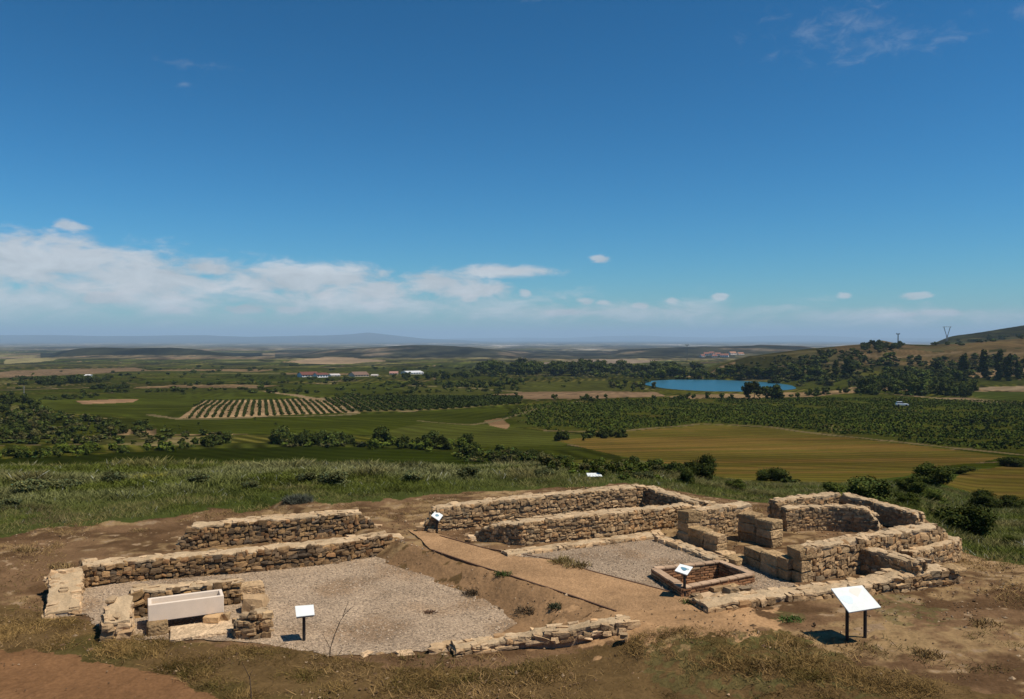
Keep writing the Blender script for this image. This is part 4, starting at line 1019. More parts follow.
place(50, inside([(0, 372), (250, 366), (480, 366), (700, 366), (480, 374), (200, 374)]), ['tree_dark'], (1.6, 3.2), 'scrub_bush', 'tiny dark tree far out on the plain', 'tree', 'trees far on the plain', (1.5, 3.))
place(14, inside([(930, 425), (1030, 420), (1030, 440), (950, 440)]), ['bush_dark', 'bush_mid'], (4, 8), 'bush', 'dark bush standing in the vineyard near the right edge', 'bush', 'bushes in the vineyard')
place(10, along([(120, 432), (240, 422)], 20, 2), ['bush_mid'], (2, 4), 'hedge_shrub', 'small shrub on the field left of the striped vineyard', 'shrub', 'shrubs left of the striped vineyard')

place(70, along([(478, 376), (560, 376.5), (668, 377), (720, 378.5), (830, 380)], 5, 1), ['bush_mid', 'bush_olive', 'bush_dark'], (3, 6.5), 'bush', 'low shrub along the skirt of the woods by the lake', 'shrub', 'shrubs along the skirt of the woods', (1.1, 2.))
place(60, along([(455, 455), (520, 465), (580, 472), (640, 475), (690, 476)], 5, 3), ['bush_mid', 'bush_olive', 'bush_light'], (5, 9), 'bush', 'low green shrub in front of the ragged hedgerow', 'shrub', 'low shrubs before the hedgerow', (1.1, 2.))
place(40, along([(270, 445), (352, 445.5), (420, 448), (475, 451)], 5, 1.5), ['bush_mid', 'bush_light', 'bush_olive'], (4, 8), 'bush', 'low pale shrub at the foot of the clump above the dark crop', 'shrub', 'low shrubs above the crop field', (1.1, 2.))
place(60, inside([(770, 388), (860, 380), (930, 362), (1030, 358), (1030, 380), (900, 384)]), ['bush_olive', 'bush_mid'], (2.5, 5), 'bush', 'low olive scrub on the lower hillside', 'shrub', 'low scrub on the hillside', (1.2, 2.4))
for ln in ([(105, 393), (250, 389.5)], [(180, 385), (330, 383)], [(395, 393), (520, 390)], [(0, 402), (95, 397)], [(340, 386), (470, 383)], [(0, 380), (120, 377.5)]):
    place(24, along(ln, 5, .5), ['bush_dark', 'bush_mid', 'tree_dark'], (2.2, 4.6), 'hedge_shrub', 'small dark shrub in one of the field hedges of the valley', 'shrub', 'field hedges of the valley', (1.1, 2.2))
for px, py, hp, w, lab in [(332, 492, 17, 2.2, 'wide grey sage shrub on the brow behind the freestanding wall'), (306, 489, 12, 2., 'lower grey sage shrub left of the wide one on the brow'), (30, 498, 16, 2., 'grey sage shrub in the meadow at the far left'), (66, 494, 12, 2.2, 'flat grey sage shrub in the meadow right of the far left one'), (112, 486, 13, 2., 'pale herb clump near the yellow flowers'), (200, 487, 11, 2.4, 'broad low herb clump in the meadow, right of the yellow flowers'), (410, 488, 12, 2.2, 'grey herb clump on the brow above the broken end of the rear wall'), (470, 484, 13, 1.8, 'pale herb clump on the brow above the rear wall'), (545, 481, 10, 2.2, 'low herb clump left of the distant low sign'), (645, 479, 9, 2.4, 'low herb clump right of the distant low sign'), (10, 514, 9, 2.6, 'brown-green herb clump at the lower left margin of the meadow'), (250, 497, 9, 2.3, 'darker herb clump in the middle of the meadow')]:
    p = P(px, py, .0); p[2] = hz(p[0], p[1]); h = hp * p[1] / F; plant('sage_shrub', 'bush_grey', (p[0], p[1], p[2] - h * .1), h, w, lab, 'sage shrub')
grow()
# ------------------------------------------------------------------ vines
def vine_blobs(pts, size, col, rng, n=9):
    pts = np.asarray(pts); N = len(pts)
    c = np.repeat(pts, n, 0) + rng.normal(0, 1, (N * n, 3)) * np.array([.42, .42, .2]) * size; c[:, 2] += size * .45
    nr = rng.normal(size=(N * n, 3)); nr[:, 2] += .5; nr /= np.linalg.norm(nr, axis=1)[:, None]
    a = np.cross(nr, rng.normal(size=(N * n, 3))); a /= np.linalg.norm(a, axis=1)[:, None]; b = np.cross(nr, a)
    s = size * rng.uniform(.25, .55, (N * n, 1))
    V = np.stack([c - a * s, c + b * s * .8, c + a * s, c - b * s * .8], 1).reshape(-1, 3)
    C = np.repeat(np.repeat(rng.uniform(.7, 1.3, (N, 1)), n, 0) * rng.uniform(.8, 1.2, (N * n, 1)) * np.array(col)[None], 4, 0)
    return V, np.arange(N * n * 4).reshape(-1, 4), C
def vineyard():
    w = wpoly(F_VINE); w = np.array(w); rng = np.random.default_rng(8)
    x0, y0 = w.min(0); x1, y1 = w.max(0)
    dr = np.array([.80, .60]); nn = np.array([-dr[1], dr[0]])
    R = 420; s = np.arange(-R, R, 1.5); r = np.arange(-R, R, 2.3); S, Rr = np.meshgrid(s, r)
    ctr = w.mean(0); x = ctr[0] + S * dr[0] + Rr * nn[0]; y = ctr[1] + S * dr[1] + Rr * nn[1]; x = x.ravel(); y = y.ravel()
    x = x + rng.normal(0, .25, len(x)); y = y + rng.normal(0, .25, len(y))
    m = in_poly(x, y, [tuple(p) for p in w]) & (rng.random(len(x)) < .93) & (fbm(x / 14, y / 14, 66) < .66)
    x = x[m]; y = y[m]; z = H(x, y)
    V, f, C = vine_blobs(np.stack([x, y, z], 1), 0.72, (.052, .068, .011), rng, 8)
    C = C * (.75 + .5 * np.repeat(fbm(x / 25, y / 40, 17), 32)[:, None])
    o = mesh('vineyard', V, f, C, M_vine); kind(o, 'stuff')
vineyard()
def striped_rows():
    rng = np.random.default_rng(9)
    def rows(poly, sp, col, label, group, sz):
        w = np.array(wpoly(poly)); ctr = w.mean(0); nn = np.array([ROWDIR[1], -ROWDIR[0]])
        k = 0
        for off in np.arange(-200, 200, sp):
            s = np.arange(-200, 200, .8); x = ctr[0] + nn[0] * off + ROWDIR[0] * s; y = ctr[1] + nn[1] * off + ROWDIR[1] * s
            m = in_poly(x, y, [tuple(p) for p in w])
            id_ = np.where(m)[0]
            if len(id_) < 6: continue
            runs = [r_ for r_ in np.split(id_, np.where(np.diff(id_) > 1)[0] + 1) if len(r_) >= 6]
            if not runs: continue
            r_ = max(runs, key=len); x = x[r_]; y = y[r_]; z = H(x, y)
            V, f, C = vine_blobs(np.stack([x, y, z], 1), sz, col, rng, 7)
            hw_ = sz * .2; nr_ = np.array([ROWDIR[1], -ROWDIR[0]]); kk = len(x); cs_ = np.concatenate([np.stack([x + nr_[0] * sx * hw_, y + nr_[1] * sx * hw_, z + zz], 1)[:, None] for sx, zz in ((-1, -.1), (-1, sz * .7), (1, sz * .7), (1, -.1))], 1).reshape(-1, 3)
            rf = np.array([(4 * i + j, 4 * i + (j + 1) % 4, 4 * i + 4 + (j + 1) % 4, 4 * i + 4 + j) for i in range(kk - 1) for j in range(4)]) + len(V)
            V = np.concatenate([V, cs_]); f = np.concatenate([f, rf]); C = np.concatenate([C, np.repeat([col], len(cs_), 0)])
            o = mesh('vine_row', V, f, C, M_vine, origin=np.array([x[0], y[0], z[0]])); tag(o, label, 'vine row', group)
    rows(F_ROWS, 2.35, (.040, .052, .012), 'green row of young vines on the tan soil of the striped field', 'vine rows of the striped field', .62)
    rows(F_ROWS2, 3.0, (.040, .052, .011), 'leafier row of vines on the darker field beside the striped one', 'vine rows beside the striped field', .95)
striped_rows()

# ------------------------------------------------------------------ lake
def lake():
    an = np.linspace(0, 2 * math.pi, 90, endpoint=False)
    r = .985 + .03 * np.sin(3 * an + 1) + .02 * np.sin(7 * an)
    q = np.stack([LAKE[0] + LAKE[2] * r * np.cos(an), LAKE[1] + LAKE[3] * r * np.sin(an), np.full(90, LZ)], 1)
    m = bpy.data.materials.new('lake_water'); m.use_nodes = True; nt = m.node_tree; b = nt.nodes['Principled BSDF']
    b.inputs['Base Color'].default_value = (.024, .10, .145, 1); b.inputs['Specular IOR Level'].default_value = .22; b.inputs['Roughness'].default_value = .35; b.inputs['IOR'].default_value = 1.33
    n = nt.nodes.new('ShaderNodeTexNoise'); n.inputs['Scale'].default_value = .35; n.inputs['Detail'].default_value = 4
    tc = nt.nodes.new('ShaderNodeTexCoord'); nt.links.new(tc.outputs['Object'], n.inputs['Vector'])
    bp = nt.nodes.new('ShaderNodeBump'); bp.inputs['Strength'].default_value = .5; bp.inputs['Distance'].default_value = .03
    nt.links.new(n.outputs[0], bp.inputs['Height']); nt.links.new(bp.outputs[0], b.inputs['Normal'])
    o = mesh('lake', q, np.array([list(range(len(q)))]), None, m); kind(o, 'structure')
lake()
# ------------------------------------------------------------------ buildings
def building(label, px, py, wpx, hpx, dm, roof_col, wall_col, rz=0., nwin=4, roof_f=.5, group=None, flat=False, name='farm_building'):
    p = at(px, py); D = p[1]; w = wpx * D / F; h = hpx * D / F; d = dm
    org = np.array([p[0], p[1] + d / 2, p[2] - .3]); t = np.array([math.cos(rz), math.sin(rz)]); n = np.array([-t[1], t[0]])
    root = empty(name, org); tag(root, label, 'building', group)
    hw = h * (1 - roof_f)
    def W(u, v, z): return (org[0] + t[0] * u + n[0] * v, org[1] + t[1] * u + n[1] * v, org[2] + z)
    a, b = w / 2, d / 2
    V = [W(-a, -b, 0), W(a, -b, 0), W(a, b, 0), W(-a, b, 0), W(-a, -b, hw), W(a, -b, hw), W(a, b, hw), W(-a, b, hw), W(-a, 0, hw + (h - hw) * .92), W(a, 0, hw + (h - hw) * .92)]
    mesh('wall', V, [np.array([(0, 1, 5, 4), (2, 3, 7, 6)]), np.array([(1, 2, 6, 9, 5), (3, 0, 4, 8, 7)])], wall_col, M_plain, parent=root, origin=org)
    o = .4; rt = .25; R = []
    for u in (-a - o, a + o):
        R += [W(u, -b - o, hw - .12), W(u, 0, h), W(u, b + o, hw - .12), W(u, b + o, hw - .12 - rt), W(u, 0, h - rt), W(u, -b - o, hw - .12 - rt)]
    f = [(0, 6, 7, 1), (1, 7, 8, 2), (2, 8, 9, 3), (3, 9, 10, 4), (4, 10, 11, 5), (5, 11, 6, 0)]
    mesh('roof', R, [np.array(f), np.array([(0, 1, 4, 5), (1, 2, 3, 4), (6, 11, 10, 7), (7, 10, 9, 8)])], roof_col, M_plain, parent=root, origin=org)
    for k in range(nwin):
        u = -a + w * (k + .5) / nwin; ww = min(w / nwin * .4, 1.6); z0, z1 = hw * .35, hw * .78
        V = np.array([W(u - ww / 2, -b - .06, z0), W(u + ww / 2, -b - .06, z0), W(u + ww / 2, -b - .06, z1), W(u - ww / 2, -b - .06, z1), W(u - ww / 2, -b + .05, z0), W(u + ww / 2, -b + .05, z0), W(u + ww / 2, -b + .05, z1), W(u - ww / 2, -b + .05, z1)])
        mesh('window', V, np.array([(0, 1, 2, 3), (1, 0, 4, 5), (2, 1, 5, 6), (3, 2, 6, 7), (0, 3, 7, 4)]), (.04, .05, .06), M_plain, parent=root, origin=org)
RED = (.13, .05, .035); WHT = (.72, .70, .66); CRM = (.55, .46, .36); BRN = (.16, .10, .07)
building('long white farmhouse with a dark red roof out on the plain', 306, 377, 17, 5.4, 14, RED, WHT, .55, 6, .5)
building('taller white farmhouse end next to the long one, with a red roof', 319, 377.6, 11, 5.0, 12, RED, (.78, .77, .74), .5, 4, .32)
building('low white shed just right of the white farmhouses', 333, 376.4, 9, 2.8, 10, (.45, .42, .4), WHT, .5, 3, .4)
building('brown-roofed farm building with a cream front in the valley', 357, 376.6, 15, 5.0, 16, BRN, CRM, .55, 5, .55)
building('low cream outbuilding beside the brown-roofed farm', 374, 376.4, 6, 2.4, 9, (.4, .36, .32), CRM, 0, 2, .4)
building('long white shed with a grey roof among the valley trees', 411, 374.2, 17, 3.4, 18, (.55, .55, .55), (.7, .7, .68), .55, 6, .4)
building('short pale shed left of the long white shed', 393, 374.4, 8, 3.2, 12, (.3, .16, .12), (.6, .55, .5), .1, 3, .5)
building('tiny white hut on the far left fields', 86, 376.6, 4.5, 2.4, 8, (.6, .58, .55), (.75, .74, .72), .2, 2, .35)
vr = random.Random(4)
VIL = [(707, 357.5, 5, 3.4), (712, 357, 4.5, 3.6), (718, 357.6, 5.5, 3.2), (723, 358.8, 4, 3.2), (727, 359, 4.5, 3.6), (715, 359.4, 5, 3), (733, 356.8, 7, 3.4), (741, 356.8, 6, 2.6), (703, 359, 4, 2.8)]
VLB = ['leftmost upper red-roofed house of the distant village', 'second house along the upper line of the distant village', 'middle house with a long roof in the distant village', 'white-walled house low on the right of the distant village', 'brightest white house at the foot of the distant village', 'lowest house in the middle of the distant village', 'broad orange-roofed hall right of the distant village', 'flat orange-roofed barn at the right end of the distant village', 'lone house at the lower left of the distant village']
for i, ((px, py, w, h), lab) in enumerate(zip(VIL, VLB)):
    building(lab, px, py - 2.0, w, h, 12, (.20, .085, .055) if i < 6 or i == 8 else (.30, .15, .085), (.66, .58, .5) if i not in (3, 4) else (.78, .76, .72), vr.uniform(-.4, .4), 2, .5, 'village houses', name='village_house')

# ------------------------------------------------------------------ car
def car():
    p = at(902, 407.5); org = p + np.array([0, 0, .55]); a = math.radians(-14); t = np.array([math.cos(a), math.sin(a)]); n = np.array([-t[1], t[0]])
    root = empty('parked_car', org); tag(root, 'white car parked among the green vines', 'car')
    def W(u, v, z): return (org[0] + t[0] * u + n[0] * v, org[1] + t[1] * u + n[1] * v, org[2] + z)
    prof = [(-2.15, .35), (-2.2, .8), (-2.1, 1.0), (-1.2, 1.02), (.75, 1.0), (1.9, .86), (2.15, .7), (2.15, .35)]
    k = len(prof); V = []; 
    for v, s in ((-.88, .97), (-.8, 1.0), (.8, 1.0), (.88, .97)): V += [W(u * s, v, .35 + (z - .35) * (1 if s == 1 else .94)) for u, z in prof]
    f = [(r * k + i, r * k + (i + 1) % k, (r + 1) * k + (i + 1) % k, (r + 1) * k + i) for r in range(3) for i in range(k)]
    wm = mat('car_paint', .25, attr=False, col=(.8, .8, .8), noise=[(2, .97, 1.02)], spec=.5); gm = mat('car_glass', .08, attr=False, col=(.02, .025, .03), noise=[(2, .9, 1.1)], spec=.6); tm = mat('car_rubber', .8, attr=False, col=(.02, .02, .02), noise=[(9, .8, 1.2)])
    b = mesh('body', V, [np.array(f), np.array([list(range(k))[::-1], list(range(3 * k, 4 * k))])], None, wm, parent=root, origin=org)
    cab = [(-2.0, 1.0, .8), (-1.75, 1.5, .66), (.0, 1.55, .66), (.85, 1.0, .8)]
    V = [W(u, -v, z) for u, z, v in cab] + [W(u, v, z) for u, z, v in cab]
    mesh('window', V, np.array([(0, 1, 2, 3)[::-1], (4, 5, 6, 7), (0, 1, 5, 4), (1, 2, 6, 5), (2, 3, 7, 6)]), None, gm, parent=root, origin=org)
    V = [W(-1.8, -.68, 1.5), W(.05, -.68, 1.55), W(.05, .68, 1.55), W(-1.8, .68, 1.5)]; V += [(q[0], q[1], q[2] + .07) for q in V]
    mesh('roof', V, np.array(BOXF), None, wm, parent=root, origin=org)
    for u in (-1.35, 1.35):
        for s in (-1, 1):
            V = []; m = 14
            for v in (.72, .92):
                for i in range(m):
                    an = 6.2832 * i / m; V.append(W(u + .33 * math.cos(an), s * v, .33 + .33 * math.sin(an)))
            mesh('wheel', V, [np.array([(i, (i + 1) % m, m + (i + 1) % m, m + i) for i in range(m)]), np.array([list(range(m)), list(range(m, 2 * m))])], None, tm, parent=root, origin=org)
car()

# ------------------------------------------------------------------ pylons and poles
def bars(segs, r):
    V = []; f = []
    for a, b in segs:
        a = np.array(a, float); b = np.array(b, float); d = (b - a) / np.linalg.norm(b - a); u = np.cross(d, (.21, .95, .13)); u /= np.linalg.norm(u); v = np.cross(d, u); k = len(V)
        for c in (a, b):
            for sx, sy in ((-1, -1), (1, -1), (1, 1), (-1, 1)): V.append(c + (u * sx + v * sy) * r)
        f += [(k + q[0], k + q[1], k + q[2], k + q[3]) for q in BOXF]
    return np.array(V), np.array(f)
M_steel = mat('weathered_steel', .6, attr=False, col=(.10, .11, .12), noise=[(1, .8, 1.2)], spec=.4)
def pylon(label, px, py, top, wpx):
    p = at(px, py); h = (py - top) * p[1] / F; w = wpx * p[1] / F / 2
    root = empty('power_pylon', p); tag(root, label, 'pylon')
    L = []; zk = h * .38
    for s in (-1, 1):
        for q in (-1, 1): L += [((s * .10 * w, q * 1.2, -1), (s * .14 * w, q * .5, zk)), ((s * .14 * w, q * .5, zk), (s * .72 * w, q * .6, h * .97))]
        for i in range(6):
            a = i / 6; b = (i + 1) / 6; L.append(((s * w * (.14 + .58 * a), -.6, zk + (h * .97 - zk) * a), (s * w * (.14 + .58 * b), .6, zk + (h * .97 - zk) * b)))
    for i in range(5): L.append(((-.12 * w, -.8, zk * i / 5), (.12 * w, .8, zk * (i + 1) / 5)))
    V, f = bars(L, .2); mesh('lattice', V, f, None, M_steel, parent=root)
    L = [((-w, q, h * .97), (w, q, h * .97)) for q in (-.6, .6)] + [((-w + 2 * w * i / 9, -.6, h * .97), (-w + 2 * w * (i + 1) / 9, .6, h * .97 + (.8 if i % 2 else 0))) for i in range(9)]
    V, f = bars(L, .18); mesh('crossarm', V, f, None, M_steel, parent=root)
pylon('V-shaped lattice power pylon on the right skyline', 947, 341, 326.5, 9)
def pole(label, px, py, top, arm, r=.14, m=M_steel):
    p = at(px, py); h = (py - top) * p[1] / F; a = arm * p[1] / F / 2
    root = empty('utility_pole', p); tag(root, label, 'pole')
    V, f = bars([((0, 0, -1), (0, 0, h))], r); mesh('post', V, f, None, m, parent=root)
    V, f = bars([((-a, 0, h * .95), (a, 0, h * .95))] + [((s * a * .9, 0, h * .95), (s * a * .9, 0, h * 1.02)) for s in (-1, 1)], r * .7); mesh('crossarm', V, f, None, m, parent=root)
pole('T-shaped pole on the skyline left of the V-shaped pylon', 898, 347.5, 333.5, 3.4, .35)
pole('thin dark pole beyond the lake left of the village', 687, 361, 344.5, 3, .5)
M_conc = mat('pale_concrete', .8, attr=False, col=(.24, .235, .22), noise=[(2, .9, 1.1)])
pole('thin pale pole standing alone at the left of the valley', 24, 399, 386.5, 1.4, .11, M_conc)

# ------------------------------------------------------------------ grass
def blades(x, y, z, h, w, col, rng, n, lean=.5, spread=.06):
    N = len(x); k = N * n
    X = np.repeat(x, n) + rng.normal(0, spread, k); Y = np.repeat(y, n) + rng.normal(0, spread, k); Z = np.repeat(z, n) - .01
    hh = np.repeat(h, n) * rng.uniform(.5, 1.15, k); a = rng.uniform(0, 6.28, k); ww = np.repeat(w, n) * rng.uniform(.6, 1.3, k)
    l = rng.normal(0, lean, k) * hh; l2 = rng.normal(0, lean, k) * hh
    dx = np.cos(a) * ww / 2; dy = np.sin(a) * ww / 2
    V = np.stack([np.stack([X - dx, Y - dy, Z], 1), np.stack([X + dx, Y + dy, Z], 1), np.stack([X + l + dx * .6, Y + l2 + dy * .6, Z + hh * .75], 1), np.stack([X + l * 1.4 - dx * .3, Y + l2 * 1.4 - dy * .3, Z + hh], 1)], 1).reshape(-1, 3)
    C = np.repeat(np.repeat(col, n, 0) * rng.uniform(.65, 1.4, (k, 1)), 4, 0)
    return V, np.arange(k * 4).reshape(-1, 4), C
def scatter(n, x0, x1, D0, D1, rng):
    D = rng.uniform(D0 ** 2, D1 ** 2, n) ** .5; X = rng.uniform(x0, x1, n)
    return (X - 512) / F * D, D, X
GOLDW = wpoly(F_GOLD); GOLDW2 = wpoly(F_GOLD2)
def meadow():
    rng = np.random.default_rng(21)
    x, D, X = scatter(150000, -160, 1180, 20, 62, rng)
    e = meadow_edge(X); j = (fbm(x / 1.6, D / 1.6, 51) - .5) * 2.6
    fe = D - e - j
    m = (fe > .1) & (rng.random(len(D)) < .25 + .75 * sstep(0, 1.2, fe)) & ~((D > 45) & (rng.random(len(D)) < .6)); x = x[m]; D = D[m]; X = X[m]; fe = fe[m]
    k_ = ~(in_poly(x, D, GOLDW) | in_poly(x, D, GOLDW2)); x = x[k_]; D = D[k_]; X = X[k_]; fe = fe[k_]
    z = H(x, D)
    t = fbm(x / 3.0, D / 2.2, 111); t2 = fbm(x / 6, D / 3.4, 112); t3 = fbm(x / .9, D / .8, 113)
    tall = sstep(2.5, 7, fe) * (1 - sstep(560, 740, X) * .7)
    h = .08 + .14 * t3 + tall * (.05 + .38 * sstep(.42, .7, t))
    col = np.array((.098, .112, .022))[None] * np.ones((len(x), 1))
    gr = (sstep(.40, .58, t2) * (.25 + .75 * tall))[:, None]; col = col * (1 - gr) + np.array((.19, .188, .076)) * gr
    by = (sstep(.52, .68, t) * .75)[:, None]; col = col * (1 - by) + np.array((.21, .175, .07)) * by
    lf = sstep(150, 20, X) * (1 - sstep(3, 5, fe)); br = (lf * sstep(.4, .6, t3) * .8)[:, None]; col = col * (1 - br) + np.array((.13, .095, .05)) * br
    dk = sstep(.60, .72, fbm(x / 1.6, D / 1.2, 114))[:, None]; col = col * (1 - .5 * dk)
    p = P(149, 474, .3); yl = np.hypot((x - p[0]), (D - p[1]) * .7) < .8 * t3 * 1.6; yl &= rng.random(len(x)) < .55; col[yl] = (.22, .20, .03)
    fl = rng.random(len(x)) < .012; col[fl] = (.30, .30, .24)
    V, f, C = blades(x, D, z, h, .016 + .016 * tall, col, rng, 5, .55, .12)
    kind(mesh('meadow_grass', V, f, C, M_grass), 'stuff')
meadow()
def dry_grass():
    rng = np.random.default_rng(22)
    x, D, X = scatter(52000, -60, 1090, 13.4, 18.6, rng)
    fy = np.array([(-400, 560), (0, 607), (70, 616), (130, 632), (240, 643), (300, 648), (380, 663), (470, 666), (620, 648), (700, 646), (790, 652), (830, 676), (900, 690), (1024, 715)], float)
    Dl = np.interp(X, fy[:, 0], [P(a, b, .1)[1] for a, b in fy])
    ty = np.array([(-400, 600), (0, 643), (60, 648), (110, 655), (170, 670), (215, 690), (240, 712), (400, 800)], float)
    Dt = np.interp(X, ty[:, 0], [P(a, b, .1)[1] for a, b in ty])
    den = fbm(x / .7, D / .6, 61)
    m = (D < Dl) & (D > Dt + .05) & (den + rng.normal(0, .08, len(x)) + rng.normal(0, .05, len(x)) > .50)
    x = x[m]; D = D[m]; z = H(x, D); den = den[m]
    g = .8 * sstep(.54, .70, fbm(x / 1.3, D / 1.1, 62))[:, None]
    col = np.array((.21, .135, .05)) * (1 - g) + np.array((.065, .058, .014)) * g; ocre = (sstep(180, 60, X[m]) * .6 + .4 * (rng.random(len(x)) < .3))[:, None]; col = col * (1 - ocre) + np.array((.30, .19, .07)) * ocre
    dk = sstep(.5, .62, fbm(x / .5, D / .5, 63))[:, None]; col = col * (1 - .45 * dk)
    V, f, C = blades(x, D, z, .02 + .10 * den * rng.uniform(.4, 1.6, len(x)), .011 + 0 * x, col, rng, 5, .9, .08)
    kind(mesh('dry_grass', V, f, C, M_grass), 'stuff')
    # thin straw in the earth around the ruins
    x, D, X = scatter(42000, -120, 1120, 14.5, 36, rng)
    e = meadow_edge(X); n2 = fbm(x / 1.5, D / 1.2, 71); ok = (D < e + .5) & (n2 > .50)
    for poly in (COURT1, COURT2, PATHW): ok &= ~in_poly(x, D, [(p[0], p[1]) for p in poly])
    ok &= D > np.interp(X, [-400, 0, 60, 110, 170, 215, 240, 400], [P(a, b, .1)[1] for a, b in [(-400, 600), (0, 645), (60, 650), (110, 657), (170, 672), (215, 693), (240, 712), (400, 800)]])
    ok &= ~((D > 16.6) & (X > 60) & (X < 960) & (D < np.interp(X, [60, 190, 400, 440, 640, 700, 960], [25, 27.5, 27, 27.8, 31, 29, 27])))
    ok |= (D > 15.2) & (D < 17.2) & (X > 780) & (n2 > .6)
    x = x[ok]; D = D[ok]; z = H(x, D); g = sstep(.55, .7, fbm(x / 2, D / 2, 72))[:, None]
    col = np.array((.24, .155, .065)) * (1 - g) + np.array((.11, .085, .03)) * g
    V, f, C = blades(x, D, z, .04 + .07 * rng.random(len(x)), .016 + 0 * x, col, rng, 5, .9, .07)
    kind(mesh('straw_tufts', V, f, C, M_grass), 'stuff')
dry_grass()
def gravel_bits():
    rng = np.random.default_rng(23); S = ST_V; n = 9000
    allx = []; 
    for poly, k in ((COURT1, 7000), (COURT2, 3200)):
        pp = [(p[0], p[1]) for p in poly]; a = np.array(pp); x = rng.uniform(a[:, 0].min(), a[:, 0].max(), k * 2); y = rng.uniform(a[:, 1].min(), a[:, 1].max(), k * 2)
        m = in_poly(x, y, pp) & ~in_poly(x, y, [(p[0], p[1]) for p in BAS]); allx.append(np.stack([x[m], y[m]], 1)[:k])
    q = np.concatenate(allx); z = H(q[:, 0], q[:, 1]); k_ = (z < .06) | (z > .43); q = q[k_]; z = z[k_] + .018; N = len(q)
    T = np.array([(1, 0, 0), (-1, 0, 0), (0, 1, 0), (0, -1, 0), (0, 0, 1), (0, 0, -1)], float); Fq = np.array([(0, 2, 4), (2, 1, 4), (1, 3, 4), (3, 0, 4), (2, 0, 5), (1, 2, 5), (3, 1, 5), (0, 3, 5)])
    s = rng.uniform(.010, .029, (N, 1, 1)) * rng.uniform(.7, 1.3, (N, 1, 3)); an = rng.uniform(0, 6.28, N)
    V = T[None] * s; c, sn = np.cos(an)[:, None], np.sin(an)[:, None]
    V = np.stack([V[..., 0] * c - V[..., 1] * sn, V[..., 0] * sn + V[..., 1] * c, V[..., 2] * .7], -1) + np.column_stack([q, z])[:, None]
    C = np.repeat(np.array((.34, .26, .18))[None] * rng.uniform(.45, 1.5, (N, 1)), 6, 0)
    kind(mesh('loose_gravel', V.reshape(-1, 3), (Fq[None] + (np.arange(N) * 6)[:, None, None]).reshape(-1, 3), C, M_stone), 'stuff')
gravel_bits()
def clods():
    rng = np.random.default_rng(29)
    x, D, X = scatter(26000, -150, 1180, 14.2, 34, rng)
    ok = (D < meadow_edge(X)) & (fbm(x / 1.3, D / 1.1, 73) > .45)
    for poly in (COURT1, COURT2, PATHW): ok &= ~in_poly(x, D, [(p[0], p[1]) for p in poly]) | ((rng.random(len(x)) < .22) & (D > 17))
    s_ = (x - EA[0]) * EN[0] + (D - EA[1]) * EN[1]; al = (x - EA[0]) * ED[0] + (D - EA[1]) * ED[1]
    trk = np.array([(-400, 600), (0, 645), (60, 650), (110, 657), (170, 672), (215, 693), (240, 712), (400, 800)], float); ok &= (D > np.interp(X, trk[:, 0], [P(a, b, .1)[1] for a, b in trk])) | (rng.random(len(x)) < .15)
    x = x[ok]; y = D[ok]; N = len(x); z = H(x, y) + .012
    T = np.array([(1, 0, 0), (-1, 0, 0), (0, 1, 0), (0, -1, 0), (0, 0, 1), (0, 0, -1)], float); Fq = np.array([(0, 2, 4), (2, 1, 4), (1, 3, 4), (3, 0, 4), (2, 0, 5), (1, 2, 5), (3, 1, 5), (0, 3, 5)])
    s = (rng.uniform(.01, .03, (N, 1, 1)) * (1 + 1.2 * (rng.random((N, 1, 1)) < .06))) * rng.uniform(.6, 1.4, (N, 1, 3)); an = rng.uniform(0, 6.28, N)
    V = T[None] * s; c, sn = np.cos(an)[:, None], np.sin(an)[:, None]
    V = np.stack([V[..., 0] * c - V[..., 1] * sn, V[..., 0] * sn + V[..., 1] * c, V[..., 2] * .7], -1) + np.column_stack([x, y, z])[:, None]
    C = np.repeat(np.where(rng.random((N, 1)) < .75, np.array((.15, .09, .045))[None], np.array((.32, .225, .135))[None]) * rng.uniform(.5, 1.4, (N, 1)), 6, 0)
    kind(mesh('earth_clods', V.reshape(-1, 3), (Fq[None] + (np.arange(N) * 6)[:, None, None]).reshape(-1, 3), C, M_stone), 'stuff')
clods()
# small tufts and weeds one can tell apart
def tuft(label, px, py, zg, r, h, col, name='grass_tuft', cat='grass tuft', n=60, group=None):
    rng = np.random.default_rng(int(px * 7 + py)); p = P(px, py, zg); p[2] = hz(p[0], p[1]) + .02
    a = rng.uniform(0, 6.28, n); rr = r * np.sqrt(rng.random(n)); x = rr * np.cos(a); y = rr * np.sin(a) * .7
    V, f, C = blades(x, y, x * 0, h * (1.1 - .6 * rr / r), .022 + 0 * x, np.repeat(np.array(col)[None], n, 0), rng, 4, .5, .05)
    o = mesh(name, V, f, C, M_grass); o.location = p; tag(o, label, cat, group)
tuft('dry straw-coloured tuft at the edge of the path by the ledge', 562, 563, .45, .3, .22, (.2, .15, .06))
tuft('wider dry tuft right of the straw tuft on the path edge', 577, 567, .45, .35, .2, (.19, .14, .06))
tuft('small green weed growing on the rusty path strip', 503, 575, .45, .22, .1, (.06, .08, .025))
tuft('dark low shrublet on the bank above the gravel', 473, 590, .15, .22, .14, (.09, .065, .04))
tuft('dark green weed low on the bank near the kerb wall', 556, 611, .25, .18, .12, (.05, .055, .03))
tuft('brown dead tuft on the bank near the kerb wall', 527, 614, .1, .3, .16, (.12, .085, .05))
tuft('green weed in front of the brick basin sign', 690, 603, .45, .22, .08, (.06, .085, .025))
tuft('bright green weed on the earth before the front wall', 790, 620, .45, .26, .08, (.07, .11, .03))
tuft('grey green round herb at the end of the back left wall', 298, 508, .25, .5, .35, (.10, .105, .075), n=400)
tuft('dead brown clump in the middle of the left gravel court', 430, 613, 0, .14, .05, (.12, .07, .045))

